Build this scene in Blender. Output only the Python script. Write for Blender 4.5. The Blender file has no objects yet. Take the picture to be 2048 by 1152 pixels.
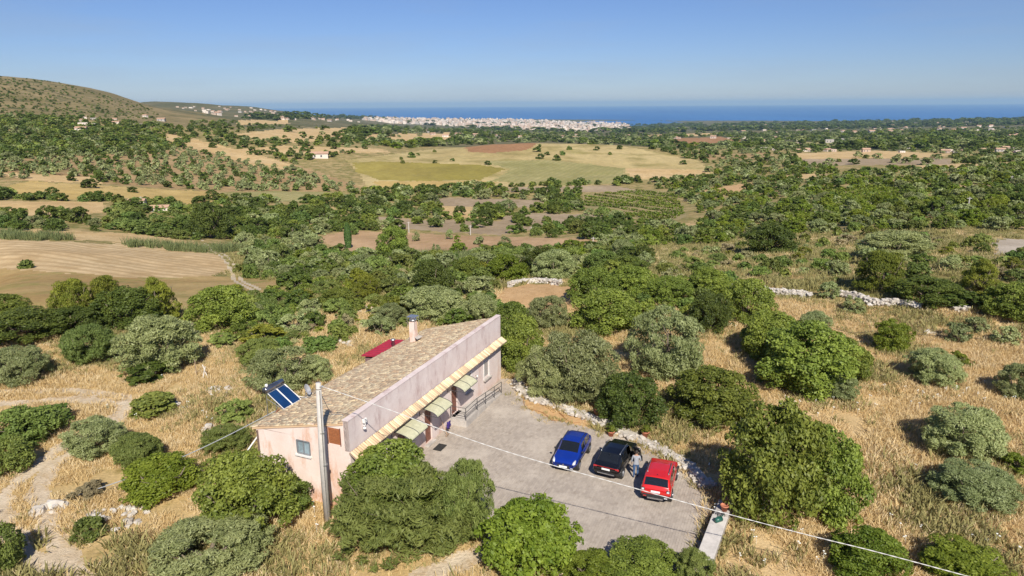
import bpy, bmesh, math, random
import numpy as np
from mathutils import Vector, Matrix
PI = math.pi
R = math.radians
random.seed(7)
RNG = np.random.default_rng(7)
scene = bpy.context.scene
C = scene.collection

# ------------------------------------------------------------------ camera
F = 1365.0            # focal length in photograph pixels (2048 wide)
CAMZ = 22.5
ROLL = math.atan(9.5 / 1448)
PITCH = R(0.19) + math.atan((576 - 213.5) / F)
FWD = np.array([0, math.cos(PITCH), -math.sin(PITCH)])
UPV = np.array([0, math.sin(PITCH), math.cos(PITCH)])
RGT = np.array([1.0, 0, 0])
cr_, sr_ = math.cos(ROLL), math.sin(ROLL)
cam_r = cr_ * RGT - sr_ * UPV
cam_u = sr_ * RGT + cr_ * UPV
cd = bpy.data.cameras.new('camera')
cd.sensor_width = 36
cd.lens = F / 2048 * 36
cd.clip_start = 0.5
cd.clip_end = 200000
cam = bpy.data.objects.new('camera', cd)
C.objects.link(cam)
m = Matrix.Identity(4)
for i in range(3):
    m[i][0] = cam_r[i]; m[i][1] = cam_u[i]; m[i][2] = -FWD[i]
m[2][3] = CAMZ
cam.matrix_world = m
scene.camera = cam

# ------------------------------------------------------------------ light
SUN_EL, SUN_AZ = 41.0, -11.0     # shadows point to azimuth SUN_AZ (0 = straight ahead, + = right)
world = bpy.data.worlds.new('World')
scene.world = world
world.use_nodes = True
wn = world.node_tree
bg = wn.nodes['Background']
sky = wn.nodes.new('ShaderNodeTexSky')
sky.sky_type = 'NISHITA'
sky.sun_disc = False
sky.sun_elevation = R(SUN_EL)
sky.sun_rotation = R(180 + SUN_AZ)
sky.altitude = 300
sky.air_density = 1.0
sky.dust_density = 0.15
sky.ozone_density = 4.0
tn = wn.nodes.new('ShaderNodeMix'); tn.data_type = 'RGBA'; tn.blend_type = 'MULTIPLY'; tn.inputs[0].default_value = 1.0
tn.inputs[7].default_value = (0.75, 0.845, 1.16, 1)
wn.links.new(sky.outputs[0], tn.inputs[6])
wtc = wn.nodes.new('ShaderNodeTexCoord'); wmp = wn.nodes.new('ShaderNodeMapping'); wmp.inputs['Scale'].default_value = (2.2, 2.2, 22); wmp.inputs['Rotation'].default_value = (0.06, 0.05, 0.3)
wno = wn.nodes.new('ShaderNodeTexNoise'); wno.inputs['Scale'].default_value = 1.3; wno.inputs['Detail'].default_value = 6; wno.inputs['Roughness'].default_value = 0.6
wmr = wn.nodes.new('ShaderNodeMapRange'); wmr.inputs[1].default_value = 0.46; wmr.inputs[2].default_value = 0.78; wmr.inputs[4].default_value = 0.30
wci = wn.nodes.new('ShaderNodeMix'); wci.data_type = 'RGBA'; wci.inputs[7].default_value = (4.6, 5.6, 7.0, 1)
wn.links.new(wtc.outputs['Generated'], wmp.inputs[0]); wn.links.new(wmp.outputs[0], wno.inputs['Vector']); wn.links.new(wno.outputs[0], wmr.inputs[0]); wn.links.new(wmr.outputs[0], wci.inputs[0])
wn.links.new(tn.outputs[2], wci.inputs[6]); wn.links.new(wci.outputs[2], bg.inputs[0])
bg.inputs[1].default_value = 0.066
sl = bpy.data.lights.new('sun', 'SUN')
sl.energy = 5.0
sl.angle = R(0.55)
sl.color = (1.0, 0.945, 0.84)
sun = bpy.data.objects.new('sun', sl)
C.objects.link(sun)
sdir = Vector((math.sin(R(SUN_AZ)) * math.cos(R(SUN_EL)), math.cos(R(SUN_AZ)) * math.cos(R(SUN_EL)), -math.sin(R(SUN_EL))))
sun.rotation_euler = sdir.to_track_quat('-Z', 'Y').to_euler()
sun.location = (20, -40, 60)
vs_ = scene.view_settings
scene.display_settings.display_device = 'sRGB'
vs_.view_transform = 'Standard'
vs_.look = 'None'
vs_.exposure = 0.28
vs_.gamma = 1.0
vs_.use_curve_mapping = False
scene.cycles.max_bounces = 6
scene.cycles.diffuse_bounces = 3
scene.cycles.glossy_bounces = 3
scene.cycles.transmission_bounces = 4
scene.cycles.transparent_max_bounces = 6
scene.cycles.volume_bounces = 0

# ------------------------------------------------------------------ picture geometry
def rays(u, v):
    a = (np.asarray(u, float) - 1024) / F
    b = (576 - np.asarray(v, float)) / F
    x = a * cr_ + b * sr_
    y = -a * sr_ + b * cr_
    return np.stack([x, FWD[1] + y * UPV[1], FWD[2] + y * UPV[2]], -1)

def g(u, v, z=0.0):
    d = rays(u, v)
    t = (z - CAMZ) / d[2]
    return np.array([t * d[0], t * d[1], z])

def project(P):
    P = np.asarray(P, float)
    q = P - np.array([0, 0, CAMZ])
    X = q[..., 0]; Y = q @ UPV; Z = q @ FWD
    Z = np.where(Z < 0.1, 0.1, Z)
    x, y = X / Z, Y / Z
    return 1024 + (x * cr_ - y * sr_) * F, 576 - (x * sr_ + y * cr_) * F

def on_vertical(u, v, p0, d2):
    n = np.array([d2[1], -d2[0], 0.0]); d = rays(u, v)
    t = (n @ (np.array([p0[0], p0[1], 0.0]) - [0, 0, CAMZ])) / (n @ d)
    return np.array([0, 0, CAMZ]) + t * d

def px_scale(p):            # photograph pixels per metre at a point
    return F / max(1.0, float((np.asarray(p) - [0, 0, CAMZ]) @ FWD))

# ------------------------------------------------------------------ terrain
def pchip(x, y, xi):
    x = np.asarray(x, float); y = np.asarray(y, float)
    h = np.diff(x); dl = np.diff(y) / h
    d = np.zeros_like(y)
    for i in range(1, len(x) - 1):
        if dl[i - 1] * dl[i] > 0:
            w1 = 2 * h[i] + h[i - 1]; w2 = h[i] + 2 * h[i - 1]
            d[i] = (w1 + w2) / (w1 / dl[i - 1] + w2 / dl[i])
    d[0] = dl[0]; d[-1] = dl[-1]
    k = np.clip(np.searchsorted(x, xi) - 1, 0, len(x) - 2)
    t = np.clip((xi - x[k]) / h[k], 0, 1)
    return (y[k] * (1 + 2 * t) * (1 - t) ** 2 + d[k] * h[k] * t * (1 - t) ** 2
            + y[k + 1] * t * t * (3 - 2 * t) + d[k + 1] * h[k] * t * t * (t - 1))

SEA = -180.0
# per picture column: (ground distance, picture row) for slopes in view, or (distance, None, height)
PROF = {
    -350: [(70, None, -1), (95, None, -5), (150, None, -13), (200, None, -16), (330, None, -20), (460, None, -14), (620, None, -4), (900, None, 18), (1150, None, 40), (1700, None, 118), (2600, None, 40), (5000, None, -20), (9000, None, -90), (15000, None, -260)],
    0: [(62, None, -0.8), (92, 616), (140, 553), (195, 484), (235, 458), (330, 402), (450, 345), (620, 298), (850, 248), (1050, 222), (1800, 147), (2600, None, 30), (5000, None, -20), (9000, None, -90), (15000, None, -260)],
    200: [(62, None, -0.5), (92, 618), (140, 556), (195, 486), (240, 458), (330, 402), (450, 350), (620, 305), (850, 258), (1150, 228), (1850, 174), (2700, None, -20), (5000, None, -30), (9000, None, -100), (15000, None, -260)],
    330: [(62, None, -0.3), (95, 614), (145, 556), (200, 490), (250, 462), (330, 410), (450, 362), (620, 312), (850, 265), (1200, 238), (1900, 213), (2500, None, 0), (4500, 204), (6000, None, -30), (9000, None, -120), (15000, None, -260)],
    520: [(66, None, -0.3), (95, 608), (150, 548), (205, 497), (260, 465), (340, 415), (460, 372), (600, 330), (760, 290), (950, 264), (1400, 247), (2200, 238), (3300, 228), (4800, 215), (7000, None, -100), (10000, None, -160), (15000, None, -260)],
    680: [(70, None, -0.2), (92, 588), (150, 535), (210, 496), (260, 466), (340, 420), (450, 378), (560, 340), (720, 298), (950, 276), (1400, 260), (2200, 250), (3500, 242), (5500, 236), (8000, 231), (11000, None, -150), (15000, None, -260)],
    850: [(72, None, -0.1), (90, 572), (150, 530), (212, 494), (262, 466), (330, 428), (430, 388), (520, 352), (640, 318), (760, 300), (900, None, -34), (1200, 281), (1800, 269), (3000, 259), (5000, 252), (8000, 240), (10500, None, -172), (13000, None, -260)],
    1050: [(76, None, 0), (90, 566), (140, 530), (205, 495), (262, 464), (320, 432), (400, 398), (480, 368), (570, 335), (680, 306), (790, 287), (950, None, -34), (1300, None, -52), (1800, 276), (3000, 265), (5000, 257), (8000, 243), (9600, None, -175), (12000, None, -260)],
    1250: [(78, None, 0.2), (92, 560), (130, 520), (190, 490), (250, 460), (315, 432), (390, 400), (470, 372), (560, 342), (660, 315), (760, 292), (950, None, -38), (1300, None, -52), (1800, 279), (3000, 267), (5000, 259), (8000, 246), (9000, None, -178), (12000, None, -260)],
    1420: [(78, None, 0.3), (94, 556), (125, 520), (165, 490), (220, 462), (290, 432), (370, 402), (450, 374), (540, 348), (640, 325), (800, 305), (1200, 291), (1800, 280), (3000, 266), (5000, 256), (7500, 245), (8800, None, -180), (12000, None, -260)],
    1700: [(78, None, 0.4), (94, 560), (120, 522), (155, 490), (200, 455), (260, 420), (330, 390), (420, 360), (520, 338), (640, 322), (900, 304), (1300, 290), (1900, 277), (3000, 264), (5000, 252), (7500, 242), (8600, None, -180), (12000, None, -260)],
    2060: [(78, None, 0.4), (94, 562), (120, 524), (155, 488), (200, 452), (260, 416), (330, 385), (420, 357), (520, 338), (640, 326), (900, 308), (1300, 290), (1900, 275), (3000, 261), (5000, 248), (7500, 237), (8600, None, -180), (12000, None, -260)],
    2450: [(78, None, 0.4), (94, None, -1), (155, None, -7), (260, None, -13), (420, None, -16), (640, None, -22), (900, None, -34), (1300, None, -42), (1900, None, -52), (3000, None, -66), (5000, None, -90), (7500, None, -150), (8600, None, -180), (12000, None, -260)],
}
LR0, LR1, NLR = math.log(1.0), math.log(16000.0), 420
lr = np.linspace(LR0, LR1, NLR)
AZT = np.radians(np.linspace(-75, 75, 301))
cols_az, cols_h = [], []
for u, lst in sorted(PROF.items()):
    rr, hh = [0.5, 30.0], [0.0, 0.0]
    for e in lst:
        if e[1] is None:
            rr.append(e[0]); hh.append(e[2])
        else:
            d = rays(u, e[1])
            rr.append(e[0]); hh.append(CAMZ + e[0] * d[2] / math.hypot(d[0], d[1]))
    if rr[-1] < 16000:
        rr.append(16000); hh.append(-270)
    cols_az.append(math.atan((u - 1024) / F)); cols_h.append(pchip(np.log(rr), hh, lr))
cols_h = np.array(cols_h)
TAB = np.array([pchip(cols_az, cols_h[:, j], np.clip(AZT, cols_az[0], cols_az[-1])) for j in range(NLR)]).T  # az x lr
for _ in range(2):   # soften
    TAB[:, 1:-1] = 0.25 * TAB[:, :-2] + 0.5 * TAB[:, 1:-1] + 0.25 * TAB[:, 2:]
    TAB[1:-1] = 0.25 * TAB[:-2] + 0.5 * TAB[1:-1] + 0.25 * TAB[2:]

_perm = RNG.random((256, 256))
def vnoise(x, y):
    xi = np.floor(x).astype(int); yi = np.floor(y).astype(int)
    fx = x - xi; fy = y - yi
    fx = fx * fx * (3 - 2 * fx); fy = fy * fy * (3 - 2 * fy)
    a = _perm[xi & 255, yi & 255]; b = _perm[(xi + 1) & 255, yi & 255]
    c = _perm[xi & 255, (yi + 1) & 255]; d = _perm[(xi + 1) & 255, (yi + 1) & 255]
    return (a * (1 - fx) + b * fx) * (1 - fy) + (c * (1 - fx) + d * fx) * fy - 0.5

def terrain(x, y):
    x = np.asarray(x, float); y = np.asarray(y, float)
    r = np.maximum(np.hypot(x, y), 1.0)
    az = np.arctan2(x, np.maximum(y, -1e9))
    fa = np.clip((az - AZT[0]) / (AZT[1] - AZT[0]), 0, len(AZT) - 1.001)
    fr = np.clip((np.log(r) - LR0) / (lr[1] - lr[0]), 0, NLR - 1.001)
    ia = fa.astype(int); ir = fr.astype(int); ta = fa - ia; tr = fr - ir
    h = (TAB[ia, ir] * (1 - ta) + TAB[ia + 1, ir] * ta) * (1 - tr) + (TAB[ia, ir + 1] * (1 - ta) + TAB[ia + 1, ir + 1] * ta) * tr
    h = h * np.clip((r - 56) / 16, 0, 1)
    w1 = np.clip((r - 62) / 60, 0, 1)
    h = h + w1 * (vnoise(x / 23, y / 23) * 1.3 + vnoise(x / 7 + 9, y / 7) * 0.35)
    w2 = np.clip((r - 900) / 1200, 0, 1) * np.clip((9000 - r) / 4000, 0, 1)
    h = h + w2 * (vnoise(x / 260, y / 260) * 16 + vnoise(x / 90, y / 90 + 5) * 7)
    return h

def march(us, vs, rmin=15.0, rmax=15500.0):
    us = np.atleast_1d(np.asarray(us, float)); vs = np.atleast_1d(np.asarray(vs, float))
    rg = np.concatenate([np.arange(rmin, 120, 0.25), np.exp(np.linspace(math.log(max(rmin, 120)), math.log(15500), 800))])
    rg = rg[(rg >= rmin) & (rg <= rmax)]
    out = np.full((len(us), 3), np.nan)
    for s in range(0, len(us), 400):
        d = rays(us[s:s + 400], vs[s:s + 400])
        hn = np.hypot(d[:, 0], d[:, 1])
        X = d[:, 0:1] / hn[:, None] * rg; Y = d[:, 1:2] / hn[:, None] * rg; Z = CAMZ + d[:, 2:3] / hn[:, None] * rg
        below = Z < terrain(X, Y)
        k = below.argmax(1); ok = below.any(1)
        i = np.arange(len(k))
        p = np.stack([X[i, k], Y[i, k], terrain(X[i, k], Y[i, k])], -1)
        p[~ok] = np.nan
        out[s:s + 400] = p
    return out

def in_poly(x, y, poly):
    x = np.asarray(x); y = np.asarray(y)
    inside = np.zeros(x.shape, bool)
    n = len(poly)
    for i in range(n):
        x1, y1 = poly[i]; x2, y2 = poly[(i + 1) % n]
        if y1 == y2: continue
        c = ((y1 > y) != (y2 > y)) & (x < (x2 - x1) * (y - y1) / (y2 - y1) + x1)
        inside ^= c
    return inside

def dist_polyline(x, y, pts):
    best = np.full(np.shape(x), 1e9)
    for (x1, y1), (x2, y2) in zip(pts[:-1], pts[1:]):
        dx, dy = x2 - x1, y2 - y1
        t = np.clip(((x - x1) * dx + (y - y1) * dy) / (dx * dx + dy * dy + 1e-9), 0, 1)
        best = np.minimum(best, np.hypot(x - x1 - t * dx, y - y1 - t * dy))
    return best

def smooth_line(pts, n=8):
    P = np.array(pts, float)
    P = np.vstack([2 * P[0] - P[1], P, 2 * P[-1] - P[-2]])
    out = []
    for i in range(1, len(P) - 2):
        for t in np.linspace(0, 1, n, endpoint=False):
            a, b, c, d = P[i - 1], P[i], P[i + 1], P[i + 2]
            out.append(0.5 * ((2 * b) + (c - a) * t + (2 * a - 5 * b + 4 * c - d) * t * t + (3 * b - a - 3 * c + d) * t ** 3))
    out.append(P[-2])
    return np.array(out)

# ------------------------------------------------------------------ helpers: materials
MATS = {}
class NT:
    def __init__(s, name):
        s.m = bpy.data.materials.new(name); s.m.use_nodes = True
        s.t = s.m.node_tree; s.n = s.t.nodes; s.l = s.t.links
        s.b = s.n['Principled BSDF']; s.o = s.n['Material Output']
    def node(s, typ, **kw):
        x = s.n.new(typ)
        for k, v in kw.items(): setattr(x, k, v)
        return x
    def link(s, a, b): s.l.new(a, b)
    def pos(s): return s.node('ShaderNodeNewGeometry').outputs['Position']
    def mapping(s, vec, scale=(1, 1, 1), rot=(0, 0, 0)):
        mp = s.node('ShaderNodeMapping'); s.link(vec, mp.inputs[0])
        mp.inputs['Scale'].default_value = scale; mp.inputs['Rotation'].default_value = rot
        return mp.outputs[0]
    def noise(s, vec, scale, detail=4, rough=0.6):
        x = s.node('ShaderNodeTexNoise'); s.link(vec, x.inputs['Vector'])
        x.inputs['Scale'].default_value = scale; x.inputs['Detail'].default_value = detail; x.inputs['Roughness'].default_value = rough
        return x.outputs[0]
    def ramp(s, fac, lo, hi):
        x = s.node('ShaderNodeMapRange'); s.link(fac, x.inputs[0])
        x.inputs[1].default_value = lo; x.inputs[2].default_value = hi
        return x.outputs[0]
    def mix(s, fac, a, b, blend='MIX'):
        x = s.node('ShaderNodeMix', data_type='RGBA', blend_type=blend)
        if isinstance(fac, (int, float)): x.inputs[0].default_value = fac
        else: s.link(fac, x.inputs[0])
        for sock, c in ((x.inputs[6], a), (x.inputs[7], b)):
            if isinstance(c, (tuple, list)): sock.default_value = (*c[:3], 1)
            else: s.link(c, sock)
        return x.outputs[2]
    def math(s, op, a, b=None):
        x = s.node('ShaderNodeMath', operation=op)
        for i, c in enumerate((a, b)):
            if c is None: continue
            if isinstance(c, (int, float)): x.inputs[i].default_value = c
            else: s.link(c, x.inputs[i])
        return x.outputs[0]
    def bump(s, h, strength=0.5, dist=0.05):
        x = s.node('ShaderNodeBump'); x.inputs['Strength'].default_value = strength; x.inputs['Distance'].default_value = dist
        s.link(h, x.inputs['Height']); s.link(x.outputs[0], s.b.inputs['Normal'])
    def color(s, c):
        if isinstance(c, (tuple, list)): s.b.inputs['Base Color'].default_value = (*c[:3], 1)
        else: s.link(c, s.b.inputs['Base Color'])
    def rough(s, v): s.b.inputs['Roughness'].default_value = v

def mat_plain(name, col, rough=0.6, metal=0.0, var=0.15, scale=6.0, coat=0.0, alpha=None, trans=0.0):
    if name in MATS: return MATS[name]
    t = NT(name)
    tc = t.node('ShaderNodeTexCoord').outputs['Object']
    n = t.noise(tc, scale, 5, 0.65)
    dark = tuple(c * (1 - var) for c in col); lite = tuple(min(1, c * (1 + var)) for c in col)
    t.color(t.mix(t.ramp(n, 0.3, 0.7), dark, lite)); t.rough(rough)
    t.b.inputs['Metallic'].default_value = metal
    t.b.inputs['Coat Weight'].default_value = coat
    t.b.inputs['Coat Roughness'].default_value = 0.05
    t.b.inputs['Transmission Weight'].default_value = trans
    if alpha is not None: t.b.inputs['Alpha'].default_value = alpha
    MATS[name] = t.m
    return t.m

def mat_soil(name, a, b, c=None, s1=0.08, s2=0.9, cw=(0.5, 0.65), bump=0.4, fine=6.0, stripes=None, far=False):
    """ground: two colours by a broad noise, grain by a fine one, optional third colour in patches, optional furrows (angle, spacing, depth)"""
    t = NT(name); p = t.pos()
    n1 = t.noise(p, s1, 6, 0.62); n2 = t.noise(p, s2, 5, 0.7)
    col = t.mix(t.ramp(n1, 0.36, 0.64), a, b)
    if c is not None: col = t.mix(t.ramp(n2, cw[0], cw[1]), col, c)
    n4 = t.noise(t.mapping(p, (1, 0.45, 1), (0, 0, 0.5)), s1 * 4.5, 6, 0.75)
    col = t.mix(t.ramp(n4, 0.34, 0.68), t.mix(1.0, col, (0.84, 0.82, 0.78), 'MULTIPLY'), t.mix(1.0, col, (1.1, 1.1, 1.1), 'MULTIPLY'))
    n3 = t.noise(p, fine, 4, 0.7)
    col = t.mix(t.ramp(n3, 0.25, 0.75), t.mix(1.0, col, (0.78, 0.78, 0.78), 'MULTIPLY'), t.mix(1.0, col, (1.15, 1.15, 1.15), 'MULTIPLY'))
    if stripes:
        ang, sp, col2, amt = stripes
        w = t.node('ShaderNodeTexWave', wave_type='BANDS', bands_direction='X')
        t.link(t.mapping(p, rot=(0, 0, ang)), w.inputs['Vector'])
        w.inputs['Scale'].default_value = 2 * PI / 20 / sp
        w.inputs['Distortion'].default_value = 1.6; w.inputs['Detail'].default_value = 3; w.inputs['Detail Scale'].default_value = 0.35
        col = t.mix(t.math('MULTIPLY', t.ramp(w.outputs[1], 0.45, 0.8), amt), col, col2)
    t.color(col); t.rough(0.95); t.b.inputs['Specular IOR Level'].default_value = 0.1
    if bump: t.bump(n3, bump, 0.12)
    return t.m

def mat_leaf(name, a, b, trans=0.28, rough=0.55, hue=0.012):
    t = NT(name)
    at = t.node('ShaderNodeAttribute', attribute_name='tint')
    oi = t.node('ShaderNodeObjectInfo')
    col = t.mix(at.outputs['Fac'], a, b)
    hs = t.node('ShaderNodeHueSaturation')
    t.link(col, hs.inputs['Color'])
    t.link(t.math('ADD', t.math('MULTIPLY', oi.outputs['Random'], hue * 2), 0.5 - hue), hs.inputs['Hue'])
    vv = t.math('FRACT', t.math('MULTIPLY', oi.outputs['Random'], 7.31))
    t.link(t.math('ADD', t.math('MULTIPLY', vv, 0.5), 0.75), hs.inputs['Value'])
    t.color(hs.outputs[0]); t.rough(rough); t.b.inputs['Specular IOR Level'].default_value = 0.35
    tr = t.node('ShaderNodeBsdfTranslucent'); t.link(t.mix(1.0, hs.outputs[0], (1.3, 1.35, 0.7), 'MULTIPLY'), tr.inputs[0])
    mx = t.node('ShaderNodeMixShader'); mx.inputs[0].default_value = trans
    t.link(t.b.outputs[0], mx.inputs[1]); t.link(tr.outputs[0], mx.inputs[2]); t.link(mx.outputs[0], t.o.inputs[0])
    return t.m

# ------------------------------------------------------------------ helpers: meshes and objects
def tag(o, label=None, cat=None, group=None, kind=None):
    if label: o['label'] = label
    if cat: o['category'] = cat
    if group: o['group'] = group
    if kind: o['kind'] = kind
    return o

def link(o, parent=None):
    C.objects.link(o)
    if parent is not None: o.parent = parent
    return o

def empty(name, loc=(0, 0, 0), rz=0.0):
    o = bpy.data.objects.new(name, None)
    o.empty_display_size = 0.3
    o.location = loc; o.rotation_euler = (0, 0, rz)
    C.objects.link(o)
    return o

def np_mesh(name, V, Fc, mat=None, smooth=False, attrs=None):
    V = np.ascontiguousarray(V, np.float32); Fc = np.asarray(Fc, np.int32)
    me = bpy.data.meshes.new(name)
    k = Fc.shape[1]
    me.vertices.add(len(V)); me.vertices.foreach_set('co', V.ravel())
    me.loops.add(Fc.size); me.loops.foreach_set('vertex_index', Fc.ravel())
    me.polygons.add(len(Fc)); me.polygons.foreach_set('loop_start', np.arange(0, Fc.size, k, dtype=np.int32))
    if len(Fc): me.polygons.foreach_set('use_smooth', np.full(len(Fc), bool(smooth)))
    if attrs:
        for an, (typ, dat) in attrs.items():
            a = me.attributes.new(an, typ, 'POINT')
            dat = np.asarray(dat)
            if typ == 'FLOAT_VECTOR': a.data.foreach_set('vector', dat.astype(np.float32).ravel())
            elif typ == 'INT': a.data.foreach_set('value', dat.astype(np.int32))
            else: a.data.foreach_set('value', dat.astype(np.float32))
    me.update(calc_edges=True)
    if mat: me.materials.append(mat)
    return me

class MB:
    def __init__(s): s.v, s.f = [], []
    def add(s, vs, fs):
        o = len(s.v); s.v += [tuple(map(float, p)) for p in vs]; s.f += [tuple(i + o for i in q) for q in fs]; return s
    def box(s, x0, x1, y0, y1, z0, z1):
        return s.add([(x0, y0, z0), (x1, y0, z0), (x1, y1, z0), (x0, y1, z0), (x0, y0, z1), (x1, y0, z1), (x1, y1, z1), (x0, y1, z1)],
                     [(0, 3, 2, 1), (4, 5, 6, 7), (0, 1, 5, 4), (1, 2, 6, 5), (2, 3, 7, 6), (3, 0, 4, 7)])
    def tube(s, pts, rads, n=8, cap=True):
        pts = [Vector(p) for p in pts]
        if isinstance(rads, (int, float)): rads = [rads] * len(pts)
        base = len(s.v); prev = None
        for i, p in enumerate(pts):
            d = (pts[min(i + 1, len(pts) - 1)] - pts[max(i - 1, 0)])
            d = d.normalized() if d.length > 1e-9 else Vector((0, 0, 1))
            a = Vector((0, 0, 1)) if abs(d.z) < 0.9 else Vector((1, 0, 0))
            if prev is not None and (prev - d * prev.dot(d)).length > 1e-3: a = prev
            a = (a - d * a.dot(d)).normalized(); prev = a; b = d.cross(a)
            for k in range(n):
                t = 2 * PI * k / n
                s.v.append(tuple(p + (a * math.cos(t) + b * math.sin(t)) * rads[i]))
        for i in range(len(pts) - 1):
            for k in range(n):
                q = base + i * n
                s.f.append((q + k, q + (k + 1) % n, q + n + (k + 1) % n, q + n + k))
        if cap:
            s.f.append(tuple(base + k for k in range(n))[::-1]); e = base + (len(pts) - 1) * n
            s.f.append(tuple(e + k for k in range(n)))
        return s
    def lathe(s, prof, n=16, c=(0, 0, 0)):
        base = len(s.v)
        for r, z in prof:
            for k in range(n):
                t = 2 * PI * k / n; s.v.append((c[0] + r * math.cos(t), c[1] + r * math.sin(t), c[2] + z))
        for i in range(len(prof) - 1):
            for k in range(n):
                q = base + i * n; s.f.append((q + k, q + (k + 1) % n, q + n + (k + 1) % n, q + n + k))
        s.f.append(tuple(base + k for k in range(n))[::-1]); e = base + (len(prof) - 1) * n
        s.f.append(tuple(e + k for k in range(n)))
        return s
    def mesh(s, name, mat, smooth=False):
        me = bpy.data.meshes.new(name); me.from_pydata(s.v, [], s.f)
        bm = bmesh.new(); bm.from_mesh(me); bmesh.ops.recalc_face_normals(bm, faces=bm.faces); bm.to_mesh(me); bm.free()
        if smooth: me.polygons.foreach_set('use_smooth', [True] * len(me.polygons))
        if mat: me.materials.append(mat)
        me.update(); return me
    def build(s, name, mat, parent=None, smooth=False, bevel=0.0, loc=None):
        o = bpy.data.objects.new(name, s.mesh(name, mat, smooth)); link(o, parent)
        if loc is not None: o.location = loc
        if bevel:
            b = o.modifiers.new('bevel', 'BEVEL'); b.width = bevel; b.segments = 2; b.limit_method = 'ANGLE'
        return o

def bx(name, mat, parent, *a, bevel=0.0):
    return MB().box(*a).build(name, mat, parent, bevel=bevel)

def scatter(name, pts, scl, rot, pick, meshes, label, cat, kind='stuff'):
    """one stuff object: instances of small meshes on points"""
    col = bpy.data.collections.new(name + '_sources')
    for i, me in enumerate(meshes):
        o = bpy.data.objects.new('%s_%02d' % (name, i), me); col.objects.link(o)
    pm = np_mesh(name, pts, np.zeros((0, 3), np.int32), attrs={'scl': ('FLOAT_VECTOR', scl), 'rot': ('FLOAT_VECTOR', rot), 'pick': ('INT', pick)})
    o = bpy.data.objects.new(name, pm); C.objects.link(o); tag(o, label, cat, kind=kind)
    ng = bpy.data.node_groups.new(name, 'GeometryNodeTree')
    ng.interface.new_socket('Geometry', in_out='INPUT', socket_type='NodeSocketGeometry')
    ng.interface.new_socket('Geometry', in_out='OUTPUT', socket_type='NodeSocketGeometry')
    N = ng.nodes; gi = N.new('NodeGroupInput'); go = N.new('NodeGroupOutput')
    ip = N.new('GeometryNodeInstanceOnPoints'); ci = N.new('GeometryNodeCollectionInfo')
    ci.inputs['Collection'].default_value = col; ci.inputs['Separate Children'].default_value = True; ci.inputs['Reset Children'].default_value = True
    ip.inputs['Pick Instance'].default_value = True
    def named(n, t):
        a = N.new('GeometryNodeInputNamedAttribute'); a.data_type = t; a.inputs[0].default_value = n; return a.outputs[0]
    L = ng.links
    L.new(gi.outputs[0], ip.inputs['Points']); L.new(ci.outputs[0], ip.inputs['Instance'])
    L.new(named('pick', 'INT'), ip.inputs['Instance Index'])
    L.new(named('rot', 'FLOAT_VECTOR'), ip.inputs['Rotation']); L.new(named('scl', 'FLOAT_VECTOR'), ip.inputs['Scale'])
    L.new(ip.outputs[0], go.inputs[0])
    o.modifiers.new('scatter', 'NODES').node_group = ng
    return o

# ------------------------------------------------------------------ the ground, cut into its fields, tracks and yard
YARD_PX = [(720, 996), (857, 888), (1002, 757), (1022, 757), (1040, 788), (1056, 818), (1098, 838), (1168, 854), (1240, 872), (1300, 902), (1375, 945), (1412, 985), (1424, 1012), (1398, 1118), (1380, 1185), (1160, 1185), (1060, 1120), (970, 1065), (905, 1010), (820, 1020)]
YARD = [tuple(g(*p)[:2]) for p in YARD_PX]
def wline(px, rmin=15):
    return smooth_line(march([p[0] for p in px], [p[1] for p in px], rmin)[:, :2], 6)
TRACKS = [
    (wline([(-80, 812), (60, 803), (150, 800), (225, 806), (246, 820), (215, 845), (170, 880), (144, 903), (94, 947), (75, 992), (94, 1027), (100, 1067), (134, 1116), (195, 1190)]), 0.62),
    (wline([(-80, 788), (60, 783), (150, 783), (240, 794), (262, 815), (240, 838), (205, 858), (150, 880), (114, 903), (40, 962), (5, 1002), (8, 1037), (35, 1077), (90, 1150)]), 0.52),
]
PATHS = [(wline([(830, 1170), (905, 1132), (955, 1108), (985, 1085)]), 0.75)]
FAR_TRACKS = [(wline([(520, 580), (484, 562), (474, 538), (456, 515), (432, 500), (412, 488)]), 0.36), (wline([(506, 582), (470, 562), (462, 540), (446, 517), (424, 502), (404, 490)]), 0.36),
              (wline([(404, 482), (385, 466), (384, 456), (402, 446), (430, 440)]), 0.4)]

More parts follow.
